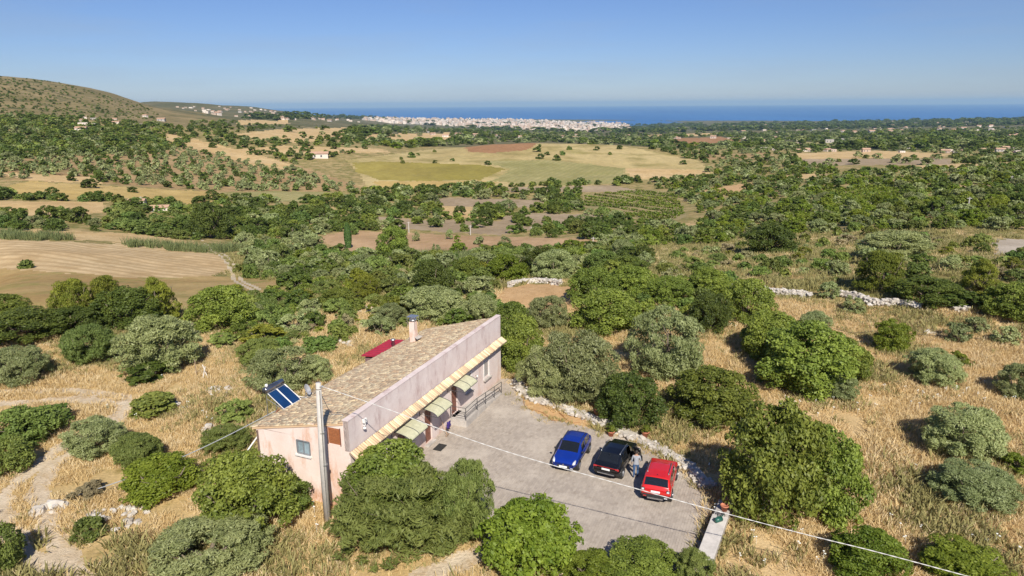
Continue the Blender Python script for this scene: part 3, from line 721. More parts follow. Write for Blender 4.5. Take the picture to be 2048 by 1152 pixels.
# hand placed: species, picture column of the centre, row of the base, width and height in photograph pixels, label, group
NEAR = [
    ('carob', 782, 1078, 190, 182, 'glossy green carob tree hiding the nearest door of the house', None),
    ('feather', 800, 1130, 270, 195, 'broad willowy shrub in front of the carob and the utility pole', None),
    ('feather', 922, 1090, 118, 165, 'slender feathery shrub at the near edge of the paved yard', None),
    ('carob', 497, 1085, 200, 185, 'dark green carob tree beside the blank end wall of the house', None),
    ('dark', 575, 1040, 105, 95, 'low dark bush pressed against the end wall behind the pole', None),
    ('olive', 425, 1172, 235, 140, 'grey-green olive cut by the bottom edge below the dark carob', None),
    ('bright', 1062, 1180, 195, 190, 'rounded lime green tree on the near side of the paved yard', None),
    ('carob', 1275, 1192, 170, 105, 'broad-leaved tree at the bottom edge in front of the yard', None),
    ('bright', 1175, 1185, 110, 80, 'small leafy bush between the lime tree and the bottom edge tree', None),
    ('feather', 1385, 1175, 75, 80, 'thin wispy shrub at the near end of the concrete wall', None),
    ('carob', 1528, 1058, 190, 250, 'large carob tree shading the yard beside the red car', None),
    ('carob', 1640, 1052, 165, 205, 'second large carob on the meadow side of the big tree', None),
    ('bright', 1468, 985, 60, 70, 'small bright tree beside the pots at the end of the yard', None),
    ('bright', 1728, 1168, 140, 112, 'leafy lime green tree under the white cable at the bottom', None),
    ('bright', 1920, 1180, 150, 92, 'low leafy tree at the lower right corner of the meadow', None),
    ('olive', 1942, 1020, 162, 100, 'feathery olive nearest the lower right in the meadow', None),
    ('olive', 1920, 922, 165, 118, 'full round olive just above the feathery one in the meadow', None),
    ('olive', 1866, 778, 122, 82, 'compact round olive in the middle of the golden meadow', None),
    ('olive', 2032, 802, 92, 82, 'round olive cut by the right edge of the meadow', None),
    ('bright', 2035, 950, 60, 45, 'tiny spreading sapling at the right edge of the meadow', None),
    ('bright', 1782, 708, 72, 66, 'small upright fruit tree above the compact olive', None),
    ('olive', 1912, 688, 46, 42, 'young olive beside the grey rock heap', None),
    ('olive', 1950, 668, 46, 36, 'young leaning olive just beyond the rock heap', None),
    ('olive', 2010, 694, 52, 42, 'young olive near the right edge above the meadow', None),
    ('bright', 1915, 738, 46, 34, 'low sapling between the round olive and the young ones', None),
    ('olive', 1706, 628, 44, 34, 'small olive growing below the long dry-stone wall', None),
    ('olive', 1655, 600, 40, 38, 'small silvery olive rising behind the long dry-stone wall', None),
    ('carob', 1600, 795, 190, 150, 'big carob clump standing on the slope above the yard', None),
    ('carob', 1535, 728, 130, 105, 'rounded carob behind the big clump', None),
    ('carob', 1692, 768, 85, 92, 'leaning carob at the meadow edge of the big clump', None),
    ('olive', 1625, 678, 80, 56, 'pale olive crown topping the big clump', None),
    ('olive', 1668, 805, 85, 62, 'low olive bush at the foot of the big clump', None),
    ('carob', 1418, 858, 170, 120, 'sprawling carob on the dry slope beyond the red car', None),
    ('olive', 1330, 766, 148, 150, 'tall silvery olive standing alone on the dry slope', None),
    ('dark', 1420, 668, 88, 82, 'dense dark green tree behind the tall silvery olive', None),
    ('carob', 1490, 650, 95, 92, 'spreading carob next to the dense dark tree', None),
    ('carob', 1415, 600, 95, 62, 'low spreading carob behind the dense dark tree', None),
    ('dark', 1258, 868, 128, 122, 'dense bright evergreen bush at the edge of the yard above the blue car', None),
    ('olive', 1158, 812, 175, 150, 'broad soft olive beside the yard', None),
    ('olive', 1100, 800, 110, 110, 'olive overhanging the far corner of the yard', None),
    ('olive', 1092, 664, 92, 74, 'silvery olive by the sandy clearing', None),
    ('carob', 1042, 752, 100, 120, 'carob tree beside the far corner of the house', None),
    ('carob', 1020, 690, 90, 85, 'carob tree directly behind the far corner of the house', None),
    ('carob', 1210, 672, 130, 92, 'wide carob between the two silvery olives', None),
    ('carob', 1182, 612, 100, 76, 'carob beside the end of the sandy clearing', None),
    ('carob', 1262, 600, 110, 66, 'carob behind the wide one near the sandy clearing', None),
    ('carob', 1335, 612, 96, 58, 'low carob among the scrub above the tall silvery olive', None),
    ('dark', 1255, 556, 96, 46, 'dark rounded bush beyond the carobs', None),
    ('olive', 330, 752, 182, 128, 'very broad silvery olive between the pale track and the house', None),
    ('dark', 298, 768, 92, 48, 'low bright bush at the foot of the very broad olive', None),
    ('feather', 175, 735, 118, 88, 'soft green bush left of the very broad olive', None),
    ('olive', 50, 772, 112, 84, 'small olive beside the pale track at the left edge', None),
    ('dark', 62, 690, 150, 75, 'dark spreading tree near the left edge above the track', None),
    ('dark', 145, 676, 110, 62, 'dark spreading tree below the pines', None),
    ('carob', 15, 648, 90, 60, 'carob tree cut by the left edge above the dark trees', None),
    ('pine', 152, 652, 100, 98, 'yellow-green pine leftmost of the pine clump', None),
    ('pine', 218, 645, 92, 96, 'yellow-green pine in the middle of the pine clump', None),
    ('pine', 322, 650, 92, 96, 'yellow-green pine rightmost of the pine clump', None),
    ('dark', 262, 662, 125, 88, 'deep green tree in front of the pine clump', None),
    ('carob', 446, 664, 132, 92, 'big rounded carob between the pines and the house', None),
    ('olive', 566, 792, 135, 98, 'olive right behind the solar water heater', None),
    ('olive', 632, 772, 74, 62, 'small olive behind the roof edge near the dish', None),
    ('feather', 520, 735, 92, 62, 'soft bush behind the olive by the solar water heater', None),
    ('shrub', 645, 707, 70, 34, 'round green cushion shrub near the red roofed shed', None),
    ('pine', 530, 692, 90, 44, 'yellowish bush behind the soft one near the house', None),
    ('shrub', 55, 895, 135, 80, 'dark shrub mass inside the bend of the pale track', None),
    ('shrub', 20, 955, 95, 72, 'dark shrub at the left edge beside the track', None),
    ('shrub', 110, 860, 90, 46, 'low green shrub at the top of the track bend', None),
    ('olive', 195, 918, 128, 88, 'grey-green bush on the outer side of the track bend', None),
    ('feather', 275, 945, 105, 80, 'soft green bush beside the grey-green one on the track bend', None),
    ('shrub', 305, 838, 92, 46, 'low shrub mound under the hanging cable', None),
    ('bright', 328, 1012, 150, 100, 'yellow-green leafy tree below the grey cable', None),
    ('shrub', 15, 1150, 85, 100, 'dark shrub in the lower left corner', None),
    ('shrub', 178, 1085, 64, 48, 'small green bush by the heap of pale stones', None),
    ('dryshrub', 178, 1002, 70, 34, 'dry bush on the bank where the grey cable ends', None),
    ('feather', 450, 910, 90, 60, 'weedy bush beside the blank end wall of the house', None),
    ('feather', 470, 850, 80, 52, 'weedy bush at the rear corner of the house', None),
    ('olive', 872, 648, 150, 76, 'soft olive standing behind the chimney', None),
    ('dark', 862, 600, 96, 78, 'tall dark tree behind the soft olive', None),
    ('pine', 735, 602, 66, 56, 'yellow-green bush in the scrub left of the chimney', None),
    ('pine', 800, 632, 60, 40, 'golden bush between the chimney and the pale rocks', None),
    ('olive', 1105, 560, 96, 62, 'big grey olive behind the curved stone wall', None),
    ('olive', 1030, 548, 70, 40, 'grey olive left of the curved stone wall', None),
    ('pine', 1760, 590, 120, 92, 'broad pine-like tree behind the long dry-stone wall', None),
    ('pine', 1955, 600, 80, 82, 'upright yellow-green pine behind the end of the long wall', None),
    ('dark', 1850, 618, 130, 44, 'long dark bush growing over the long wall', None),
    ('dark', 1915, 622, 90, 40, 'dark bush beside the upright pine', None),
    ('carob', 2025, 650, 110, 84, 'dark carob at the right edge beyond the wall', None),
    ('olive', 1780, 520, 150, 50, 'wide grey tree on the rise beyond the wall', None),
    ('dark', 1540, 508, 110, 62, 'tall dark thicket tree on the rise', None),
    ('cypress', 697, 496, 14, 48, 'slim dark cypress standing alone by the brown strip', None),
    ('carob', 790, 516, 68, 62, 'big leafy tree next to the slim cypress', None),
    ('dark', 422, 478, 78, 72, 'tall dark tree beside the valley track', None),
    ('olive', 668, 540, 46, 34, 'round grey olive below the cypress', None),
    ('olive', 833, 483, 15, 21, 'small olive right of the big leafy tree on the brown strip', None),
    ('olive', 899, 479, 18, 20, 'small dark olive at the edge of the grey plot', None),
    ('bright', 915, 484, 15, 13, 'tiny bright bush beside the small dark olive', None),
    ('bright', 913, 509, 28, 18, 'bright rounded bush at the near edge of the brown strip', None),
    ('olive', 958, 490, 22, 16, 'small round olive in the middle of the brown strip', None),
    ('olive', 1011, 493, 24, 20, 'round olive further along the brown strip', None),
    ('olive', 873, 508, 20, 19, 'small olive at the near edge of the brown strip', None),
    ('dark', 920, 432, 26, 22, 'lone round tree on the pale square plot', None),
    ('shrub', 52, 538, 24, 17, 'lone dark bush on the edge of the ploughed field', None),
    ('dark', 182, 377, 34, 20, 'lone bush on the golden field', None),
    ('dark', 265, 385, 20, 11, 'small round bush on the golden field', None),
]
# a cypress is a thing of its own
def cypress_mesh():
    rng = np.random.default_rng(5); n = 4200
    z = rng.random(n) ** 0.85 * 9; rad = 1.05 * np.sin(np.clip((z + 0.8) / 9.8, 0, 1) * PI * 0.98) ** 0.45 * (0.9 + 0.2 * rng.random(n)); a = rng.random(n) * 2 * PI
    p = np.stack([rad * np.cos(a), rad * np.sin(a), z], 1); nn = unit(np.stack([np.cos(a), np.sin(a), 0.4 * rng.random(n)], 1) + 0.4 * rng.normal(size=(n, 3)))
    td = unit(np.array([0, 0, 1.0]) - nn * nn[:, 2:3]); s = np.cross(nn, td)
    V = np.stack([p - td * .3, p + s * .13, p + td * .3, p - s * .13], 1).reshape(-1, 3)
    return np_mesh('cypress_crown', V, np.arange(n * 4).reshape(-1, 4), LEAF['cypress'], attrs={'tint': ('FLOAT', np.repeat(rng.random(n), 4))})
nu = march([e[1] for e in NEAR], [e[2] for e in NEAR])
for e, p in zip(NEAR, nu):
    k, u, v, w, h, label, grp = e
    s = px_scale(p)
    dep = math.atan2(CAMZ - p[2], math.hypot(p[0], p[1]))
    wm = w / s; hm = h / s
    # the base row is the near edge of the crown's foot: its axis stands half a foot further
    back = 0.30 * wm if k != 'cypress' else 0
    d = np.array([p[0], p[1]]) / math.hypot(p[0], p[1])
    q = np.array([p[0] + d[0] * back, p[1] + d[1] * back, 0]); q[2] = terrain(q[0], q[1]); s2 = px_scale(q)
    wm = w / s2
    # height so that the top of a rounded crown meets its picture row
    tu, tv = u, v - h
    rd = rays(tu, tv); t_ = math.hypot(q[0] + d[0] * 0.1 * wm, q[1] + d[1] * 0.1 * wm) / math.hypot(rd[0], rd[1])
    hm = max(0.35 * wm if k != 'cypress' else 6.0, CAMZ + t_ * rd[2] - q[2])
    hm = min(hm, 1.25 * wm if k != 'cypress' else 9.5) * 1.02
    if k == 'cypress':
        root = empty('cypress_tree', tuple(q)); root.scale = (1, 1, hm / 9)
        link(bpy.data.objects.new('crown', cypress_mesh()), root); link(bpy.data.objects.new('trunk', TRUNK['dark'][0]), root).scale = (.3, .3, .4)
        tag(root, label, 'tree'); occupy(q[0], q[1], 2)
    else: plant(k, q, wm, hm, label, grp)

# ------------------------------------------------------------------ vegetation: the scrub and woods filling each area
# polygon in the picture, rmin, rmax, how many tries, species weights, width range (m), height/width, label, group, spacing
FILL = [
    ([(440, 700), (470, 560), (560, 545), (1000, 545), (1010, 640), (900, 660), (830, 650), (700, 690), (600, 700)], 60, 150, 900, {'shrub': 5, 'olive': 1.5, 'feather': 2, 'dark': 1.5, 'carob': 1.5, 'pine': .7, 'dryshrub': 1}, (1.6, 4.6), .62, 'in the thick scrub behind the house', 'scrub behind the house', .70),
    ([(480, 545), (600, 505), (1000, 505), (1280, 495), (1300, 540), (1010, 560), (700, 560), (560, 560)], 90, 240, 600, {'shrub': 4, 'olive': 2, 'dark': 1.5, 'bright': 1, 'feather': 1}, (2.2, 6.5), .62, 'in the green belt below the brown strip', 'green belt below the brown strip', .68),
    ([(1290, 600), (1300, 520), (1500, 470), (1800, 470), (2100, 500), (2100, 620), (1900, 600), (1600, 560), (1420, 560)], 78, 190, 360, {'shrub': 6, 'dryshrub': 2, 'olive': 1, 'dark': 1, 'feather': 1, 'pine': .7}, (1.2, 4.4), .55, 'on the grassy rise beyond the long wall', 'bushes on the grassy rise', 1.0),
    ([(1000, 640), (1150, 560), (1300, 540), (1450, 560), (1500, 640), (1300, 640), (1200, 620)], 55, 120, 120, {'shrub': 4, 'carob': 3, 'olive': 1}, (1.6, 4.0), .62, 'between the carobs above the yard', 'bushes between the carobs', .72),
    ([(1150, 500), (1300, 470), (1420, 440), (1500, 400), (1640, 345), (2100, 325), (2100, 462), (1900, 460), (1600, 468), (1400, 490)], 110, 640, 2600, {'shrub': 3, 'olive': 2.2, 'dark': 2.2, 'bright': 2.4, 'carob': 1.2}, (2.4, 6.8), .62, 'in the dense green orchards on the right', 'dense green orchards', .86),
    ([(380, 480), (400, 400), (700, 395), (870, 385), (1160, 378), (1170, 425), (1280, 450), (1400, 460), (1290, 485), (1000, 470), (800, 460), (690, 470), (560, 480)], 170, 520, 1300, {'dark': 5, 'olive': 1.6, 'shrub': 2, 'carob': 1.5}, (4.0, 8.5), .62, 'in the wooded valley floor', 'wooded valley floor', .76),
    ([(500, 560), (480, 480), (640, 470), (640, 520), (600, 545)], 120, 300, 220, {'olive': 4, 'shrub': 2}, (2.8, 5.2), .75, 'dotted over the tan slope beside the valley track', 'trees on the tan slope', .9),
    ([(200, 470), (210, 420), (270, 400), (330, 400), (390, 430), (400, 478), (300, 482)], 190, 380, 160, {'dark': 2, 'shrub': 4, 'feather': 2}, (3.5, 8), .5, 'on the green mound by the valley huts', 'green mound by the huts', .6),
    ([(-80, 470), (-80, 435), (80, 420), (190, 440), (200, 468), (80, 460)], 180, 380, 90, {'dark': 3, 'olive': 1, 'shrub': 2}, (3.5, 7), .6, 'hedging the fields at the left edge', 'field hedge at the left edge', .7),
    ([(-80, 405), (-80, 378), (100, 392), (240, 392), (250, 404), (110, 405)], 230, 480, 110, {'dark': 4, 'shrub': 1}, (4, 7), .6, 'in the hedge below the golden field', 'hedge below the golden field', .55),
    ([(-80, 350), (130, 300), (330, 290), (560, 330), (690, 370), (740, 385), (560, 384), (430, 382), (200, 366), (-80, 352)], 330, 1000, 1500, {'olive': 3, 'dark': 1.4}, (3.8, 5.4), .78, 'in the hillside olive grove', 'hillside olive grove', 1.5),
    ([(-80, 330), (-80, 225), (130, 235), (330, 250), (400, 285), (330, 305), (130, 310)], 420, 1150, 1800, {'dark': 4, 'carob': 1, 'shrub': 1.5, 'olive': .6}, (4.5, 9), .58, 'in the dark wood below the bare hill', 'dark wood below the bare hill', .62),
    ([(300, 260), (420, 240), (700, 262), (760, 295), (690, 310), (590, 330), (430, 300)], 500, 2600, 900, {'dark': 4, 'olive': 1, 'carob': 1}, (5, 10), .6, 'along the edges of the far stubble fields', 'trees of the far stubble fields', 1.25),
    ([(700, 318), (850, 300), (1090, 280), (1280, 298), (1420, 345), (1250, 368), (860, 378), (715, 345)], 400, 870, 46, {'dark': 3, 'shrub': 2}, (4, 8), .6, 'on the open middle hill', 'trees on the middle hill', 1.1),
    ([(690, 390), (740, 378), (860, 376), (1000, 372), (1200, 366), (1260, 358), (1290, 364), (1200, 376), (1000, 384), (860, 390)], 330, 640, 330, {'dark': 4, 'olive': 1, 'carob': 1}, (4, 8), .62, 'in the tree belt at the foot of the middle hill', 'belt at the foot of the hill', .7),
    ([(1290, 366), (1400, 350), (1440, 330), (1560, 330), (1700, 325), (1640, 350), (1500, 400), (1400, 430), (1370, 400)], 240, 1100, 620, {'dark': 2, 'olive': 2, 'bright': 1, 'shrub': 2}, (3.5, 7.5), .6, 'in the scrub right of the middle hill', 'scrub right of the hill', .85),
    ([(1290, 296), (1450, 290), (1700, 296), (2100, 300), (2100, 330), (1700, 330), (1440, 335)], 500, 1700, 900, {'dark': 3, 'olive': 2, 'shrub': 1}, (5, 9), .55, 'on the stony terraces to the right', 'stony terraces', 1.25),
    ([(560, 262), (760, 252), (1000, 262), (1300, 268), (2100, 255), (2100, 302), (1700, 298), (1290, 298), (1090, 284), (930, 290), (760, 300)], 900, 5000, 4200, {'dark': 4, 'olive': 1.5, 'bright': 1.2}, (9, 22), .5, 'on the far plain', 'woods of the far plain', .9),
    ([(420, 240), (700, 238), (1000, 262), (1300, 266), (2100, 250), (2100, 236), (1300, 250), (900, 244), (620, 226)], 2500, 9000, 2600, {'dark': 1}, (22, 60), .36, 'on the farthest plain', 'woods of the farthest plain', 1.0),
    ([(-80, 230), (-80, 150), (100, 160), (300, 215), (330, 240)], 800, 2300, 1000, {'dark': 2, 'shrub': 3}, (2.5, 5.5), .5, 'on the bare hill', 'scrub of the bare hill', 1.3),
]
cand = []
TOWN = [(720, 239), (800, 237), (905, 237), (1000, 238), (1120, 243), (1250, 248), (1265, 258), (1180, 264), (1080, 260), (980, 257), (880, 251), (780, 247)]
for poly, r0, r1, tries, spw, wr, asp, where, grp, sp in FILL:
    us = np.array([q[0] for q in poly]); vv = np.array([q[1] for q in poly])
    U = RNG.uniform(us.min(), us.max(), tries * 3); V = RNG.uniform(vv.min(), vv.max(), tries * 3)
    m_ = in_poly(U, V, poly) & (~in_poly(U, V, TOWN) | (RNG.random(len(U)) < .3)); U = U[m_][:tries]; V = V[m_][:tries]
    P = march(U, V, max(15, r0 * .8), r1 * 1.05)
    ks = list(spw); pr = np.array([spw[k] for k in ks]); pr = pr / pr.sum()
    for q in P:
        if np.isnan(q[0]): continue
        r = math.hypot(q[0], q[1])
        if r < r0 or r > r1: continue
        fld = names[int(region_at(q[0], q[1]))]
        if fld in ('ploughed_field', 'pasture', 'valley_track', 'sandy_clearing', 'stony_lot', 'red_earth_field', 'vineyard_soil', 'yard', 'dirt_track'): continue
        if fld in ('brown_soil_field', 'stubble_field', 'wheat_field', 'olive_green_field', 'grey_soil_field', 'green_field') and random.random() < 0.94 or fld == 'grove_soil' and q[0] > 60 and random.random() < .7: continue
        w = random.uniform(*wr) * (1 if random.random() < .7 else .7)
        if occupied(q[0], q[1], w / 2, sp): continue
        k = ks[int(RNG.choice(len(ks), p=pr))]
        if k in ('shrub', 'dryshrub'): w *= .75
        occupy(q[0], q[1], w / 2)
        cand.append((w * asp * random.uniform(.8, 1.2) * px_scale(q), k, q, w, asp, where, grp))
cand.sort(key=lambda c: -c[0])
ADJ = {'carob': 'green carob tree', 'dark': 'dark rounded evergreen', 'olive': 'grey-green olive', 'feather': 'soft green bush', 'pine': 'yellow-green bush', 'bright': 'leafy green tree', 'shrub': 'low green shrub', 'dryshrub': 'dry brownish shrub'}
count = {}
mass = []
LANDMARKS = [('the chimney', 828, 640), ('the red roofed shed', 760, 695), ('the solar water heater', 560, 790), ('the sandy clearing', 1070, 592), ('the pale rocks in the scrub', 735, 622), ('the slim cypress', 697, 480), ('the big leafy tree by the cypress', 790, 492), ('the tall dark valley tree', 422, 450),
    ('the right end of the brown strip', 1200, 492), ('the tip of the ploughed field', 452, 530), ('the pine clump', 235, 605), ('the long dry-stone wall', 1560, 588), ('the broad pine', 1760, 560), ('the stony lot', 2010, 490), ('the small bright green plot', 1730, 392), ('the striped vine plot', 1270, 412), ('the pale square plot', 916, 424),
    ('the huts on the mound', 320, 416), ('the golden field', 230, 385), ('the orange bare patch', 1460, 378), ('the hilltop red earth', 1010, 295), ('the olive green band', 830, 345), ('the pale stubble below the hilltop', 1340, 348), ('the pole among the orchards', 1934, 412), ('the pole at the right edge', 2021, 362), ('the pole behind the house', 907, 532),
    ('the dark thicket tree on the rise', 1540, 490), ('the curved stone wall', 1085, 560), ('the salmon pink house', 163, 260), ('the pale greenhouse', 640, 316), ('the tan hillside strip', 430, 297), ('the upright pine', 1955, 568), ('the reed bed', 370, 498), ('the grey bare plot', 980, 455), ('the valley track bend', 474, 540), ('the rounded carob by the pines', 446, 620),
    ('the tall silvery olive', 1330, 690), ('the tumbled stone wall', 1790, 615), ('the brown strip pole', 818, 456), ('the pole on the grey plot', 941, 462), ('the round grey olive below the cypress', 668, 528), ('the wide grey tree on the rise', 1780, 500), ('the dense dark tree', 1420, 630), ('the big grey olive', 1105, 530),
    ('the dark hedge at the left edge', 40, 445), ('the lone bush on the golden field', 182, 370), ('the middle of the right orchards', 1600, 440), ('the green crop strip', 560, 392), ('the grey terraced plot', 980, 405), ('the pale corner plot', 1350, 456)]
ORD = ['nearest', 'second', 'third', 'fourth', 'fifth', 'sixth', 'seventh', 'eighth', 'ninth', 'tenth', 'eleventh', 'twelfth', 'thirteenth', 'fourteenth', 'fifteenth', 'sixteenth']
own = {}
def own_label(root, k, q):
    u, w_ = project(q); u = float(u); w_ = float(w_)
    nm, lu, lv = min(LANDMARKS, key=lambda l: (l[1] - u) ** 2 + 4 * (l[2] - w_) ** 2)
    rel = ('to the right of' if u > lu else 'to the left of') if abs(u - lu) > 1.3 * abs(w_ - lv) else ('just beyond' if w_ < lv else 'in front of')
    own.setdefault((k, rel, nm), []).append(((lu - u) ** 2 + 4 * (lv - w_) ** 2, root))
for c in cand:
    px, k, q, w, asp, where, grp = c
    nm = SP[k]['name']
    q = np.array([q[0], q[1], terrain(q[0], q[1]) - 0.05])
    if count.get(nm, 0) < 290 - sum(1 for e in NEAR if e[0] == k) and px > 5:
        count[nm] = count.get(nm, 0) + 1
        root = plant(k, q, w, w * asp * random.uniform(.85, 1.2), ADJ[k] + ' ' + where, grp + ', ' + nm.replace('_', ' '))
        if px > 9: own_label(root, k, q)
    else: mass.append((k, q, w, w * asp))
for (k, rel, nm), lst in own.items():
    lst.sort(key=lambda e: e[0])
    if len(lst) == 1: lst[0][1]['label'] = f'the only {ADJ[k]} {rel} {nm}'
    else:
        for i, (_, root) in enumerate(lst[:len(ORD)]): root['label'] = f'{ORD[i]} {ADJ[k]} {rel} {nm}'
src, first = [], {}
for k in SP:
    first[k] = len(src); src += CROWN[k, 'far']
for nm, sel, lab in (('woodland', [m_ for m_ in mass if math.hypot(m_[1][0], m_[1][1]) < 900], 'the smaller trees and bushes filling the valley woods'),
                     ('distant_woodland', [m_ for m_ in mass if math.hypot(m_[1][0], m_[1][1]) >= 900], 'distant woods covering the plain before the town')):
    if sel:
        scatter(nm, np.array([m_[1] for m_ in sel]), np.array([(m_[2] / SP[m_[0]]['W'], m_[2] / SP[m_[0]]['W'], m_[3] / SP[m_[0]]['H']) for m_ in sel]),
                np.stack([np.zeros(len(sel)), np.zeros(len(sel)), RNG.uniform(0, 6.28, len(sel))], 1), np.array([first[m_[0]] + random.randrange(len(CROWN[m_[0], 'far'])) for m_ in sel]), src, lab, 'woods')
print('trees', count, 'mass', len(mass))

# ------------------------------------------------------------------ the house
A_ = g(857, 888)[:2]; B_ = g(1002, 757)[:2]
fx = (B_ - A_) / np.linalg.norm(B_ - A_); bxv = np.array([-fx[1], fx[0]])
pc = on_vertical(697, 860, A_, fx)[:2]
H0 = A_ + fx * ((pc - A_) @ fx)
HL = float(np.linalg.norm(B_ - H0)); HD = 6.72; ZP = 5.60; ZE = 3.72; ZR = 4.02
HROT = math.atan2(fx[1], fx[0])
def hloc(p):            # world -> house frame
    d = np.asarray(p[:2]) - H0; return np.array([d @ fx, d @ bxv, p[2] if len(p) > 2 else 0])
def hworld(x, y, z): return np.array([*(H0 + fx * x + bxv * y), z])
def rear_z(x): return ZR - .018 * x
def roof_z(y, x=0.0): return ZP - 0.10 - (ZP - 0.10 - rear_z(x)) * y / HD
house = empty('farmhouse', (H0[0], H0[1], 0), HROT)
tag(house, 'long pink plastered farmhouse with sloping tiled roof and three awnings', 'house')

def plaster(name, a, b, stain, rust=0.5, low=0.9):
    t = NT(name); tc = t.node('ShaderNodeTexCoord').outputs['Object']
    n1 = t.noise(tc, 0.55, 6, 0.65); n2 = t.noise(t.mapping(tc, (1, 1, 0.35)), 1.1, 6, 0.7); n3 = t.noise(tc, 9, 4)
    col = t.mix(t.ramp(n1, 0.35, 0.65), a, b)
    sx = t.node('ShaderNodeSeparateXYZ'); t.link(tc, sx.inputs[0])
    lowm = t.ramp(sx.outputs[2], low, low - 1.0)
    col = t.mix(t.math('MULTIPLY', t.ramp(n2, 0.52, 0.66), rust), col, stain)
    col = t.mix(t.math('MULTIPLY', lowm, t.ramp(n2, 0.38, 0.6)), col, tuple(c * 0.9 for c in stain))
    col = t.mix(t.ramp(n3, 0.3, 0.7), t.mix(1.0, col, (0.93, 0.93, 0.93), 'MULTIPLY'), col)
    t.color(col); t.rough(0.92); t.bump(n3, 0.25, 0.02); t.b.inputs['Specular IOR Level'].default_value = 0.15
    return t.m
M_FRONT = plaster('front plaster', (0.70, 0.58, 0.535), (0.80, 0.70, 0.655), (0.62, 0.43, 0.35), 0.55, 0.9)
M_PARA = plaster('parapet plaster', (0.655, 0.53, 0.495), (0.78, 0.675, 0.635), (0.52, 0.385, 0.36), 0.95, -5)
M_GABLE = plaster('end wall plaster', (0.79, 0.61, 0.52), (0.84, 0.71, 0.64), (0.66, 0.37, 0.23), 0.75, 1.6)
M_WHITE = mat_plain('white trim', (0.76, 0.73, 0.69), 0.7)
M_DOOR = mat_plain('brown door paint', (0.19, 0.075, 0.05), 0.5, var=0.25, scale=3)
M_SHUT = mat_plain('orange brown shutter', (0.34, 0.125, 0.05), 0.6, var=0.2)
M_SLAT = mat_plain('grey blind', (0.40, 0.37, 0.34), 0.6)
M_GLASS = mat_plain('window glass', (0.26, 0.33, 0.36), 0.12, var=0.3, scale=1.5)
M_IRON = mat_plain('dark iron', (0.10, 0.10, 0.105), 0.5, 0.5)
M_CONC = mat_plain('concrete', (0.46, 0.42, 0.38), 0.9, var=0.22, scale=2.0)
M_STEEL = mat_plain('galvanised steel', (0.55, 0.56, 0.57), 0.35, 0.8)
M_BLACK = mat_plain('black rubber', (0.02, 0.02, 0.02), 0.6)
M_AWN = mat_plain('beige awning panel', (0.56, 0.54, 0.36), 0.4, var=0.15, scale=4)
M_TERRA = mat_plain('terracotta', (0.50, 0.18, 0.10), 0.8, var=0.25)
M_WOOD = mat_plain('weathered wood', (0.30, 0.22, 0.16), 0.85, var=0.3, scale=5)

def wall(name, mat, parent, W, top, holes, place, depth=0.16):
    """wall of width W under a top line (list of (s, z)) with openings (s0, s1, z0, z1); place(s, out, z) -> local point, out = metres behind the face"""
    ss = sorted({0.0, W, *[h[0] for h in holes], *[h[1] for h in holes], *[q[0] for q in top]})
    zs0 = sorted({-0.4, *[h[2] for h in holes], *[h[3] for h in holes]})
    tz = lambda s: np.interp(s, [q[0] for q in top], [q[1] for q in top])
    mb = MB()
    for a, b in zip(ss[:-1], ss[1:]):
        lim = zs0 + [None]
        for c, d in zip(lim[:-1], lim[1:]):
            if any(h[0] <= a and b <= h[1] and h[2] <= c and d is not None and d <= h[3] for h in holes): continue
            if c >= max(tz(a), tz(b)) - 1e-6: continue
            da, db = (tz(a), tz(b)) if d is None else (min(d, tz(a)), min(d, tz(b)))
            mb.add([place(a, 0, c), place(b, 0, c), place(b, 0, db), place(a, 0, da)], [(0, 1, 2, 3)])
    for h in holes:
        s0, s1, z0, z1 = h
        for p, q in (((s0, z0), (s1, z0)), ((s1, z0), (s1, z1)), ((s1, z1), (s0, z1)), ((s0, z1), (s0, z0))):
            mb.add([place(p[0], 0, p[1]), place(q[0], 0, q[1]), place(q[0], depth, q[1]), place(p[0], depth, p[1])], [(0, 1, 2, 3)])
    o = bpy.data.objects.new(name, mb.mesh(name, mat)); link(o, parent)
    return o
DOORS = [(4.85, 5.75, 0.02, 2.42), (8.25, 9.15, 0.12, 2.58), (12.15, 13.05, 0.56, 2.75)]
WINS = [(14.5, 15.35, 1.45, 2.72), (17.75, 18.65, 1.32, 2.6)]
wall('front_wall', M_FRONT, house, HL, [(0, ZE), (HL, ZE)], DOORS + WINS, lambda s, o, z: (s, o, z))
GW = (3.27 - .46, 3.27 + .46, 3.36 - .42, 3.36 + .42); GS = (0.62, 1.42, 4.02, 5.02)
wall('end_wall', M_GABLE, house, HD, [(0, ZP), (0.35, ZP), (0.36, roof_z(.36) - .03), (HD, ZR - 0.03)], [GW, GS], lambda s, o, z: (o, s, z))
wall('rear_wall', M_GABLE, house, HL, [(0, ZR - .03), (HL, rear_z(HL) - .03)], [], lambda s, o, z: (s, HD - o, z))
wall('far_wall', M_PARA, house, HD, [(0, ZP), (0.35, ZP), (0.36, roof_z(.36, HL) - .03), (HD, rear_z(HL) - 0.03)], [], lambda s, o, z: (HL - o, s, z))
# parapet above the lower eave
mb = MB().box(0, HL, 0.0, 0.34, ZE + 0.003, ZP)
mb.build('parapet', M_PARA, house)
mb = MB().box(-0.03, HL + 0.03, -0.02, 0.38, ZP, ZP + 0.05).build('parapet_coping', M_PARA, house)
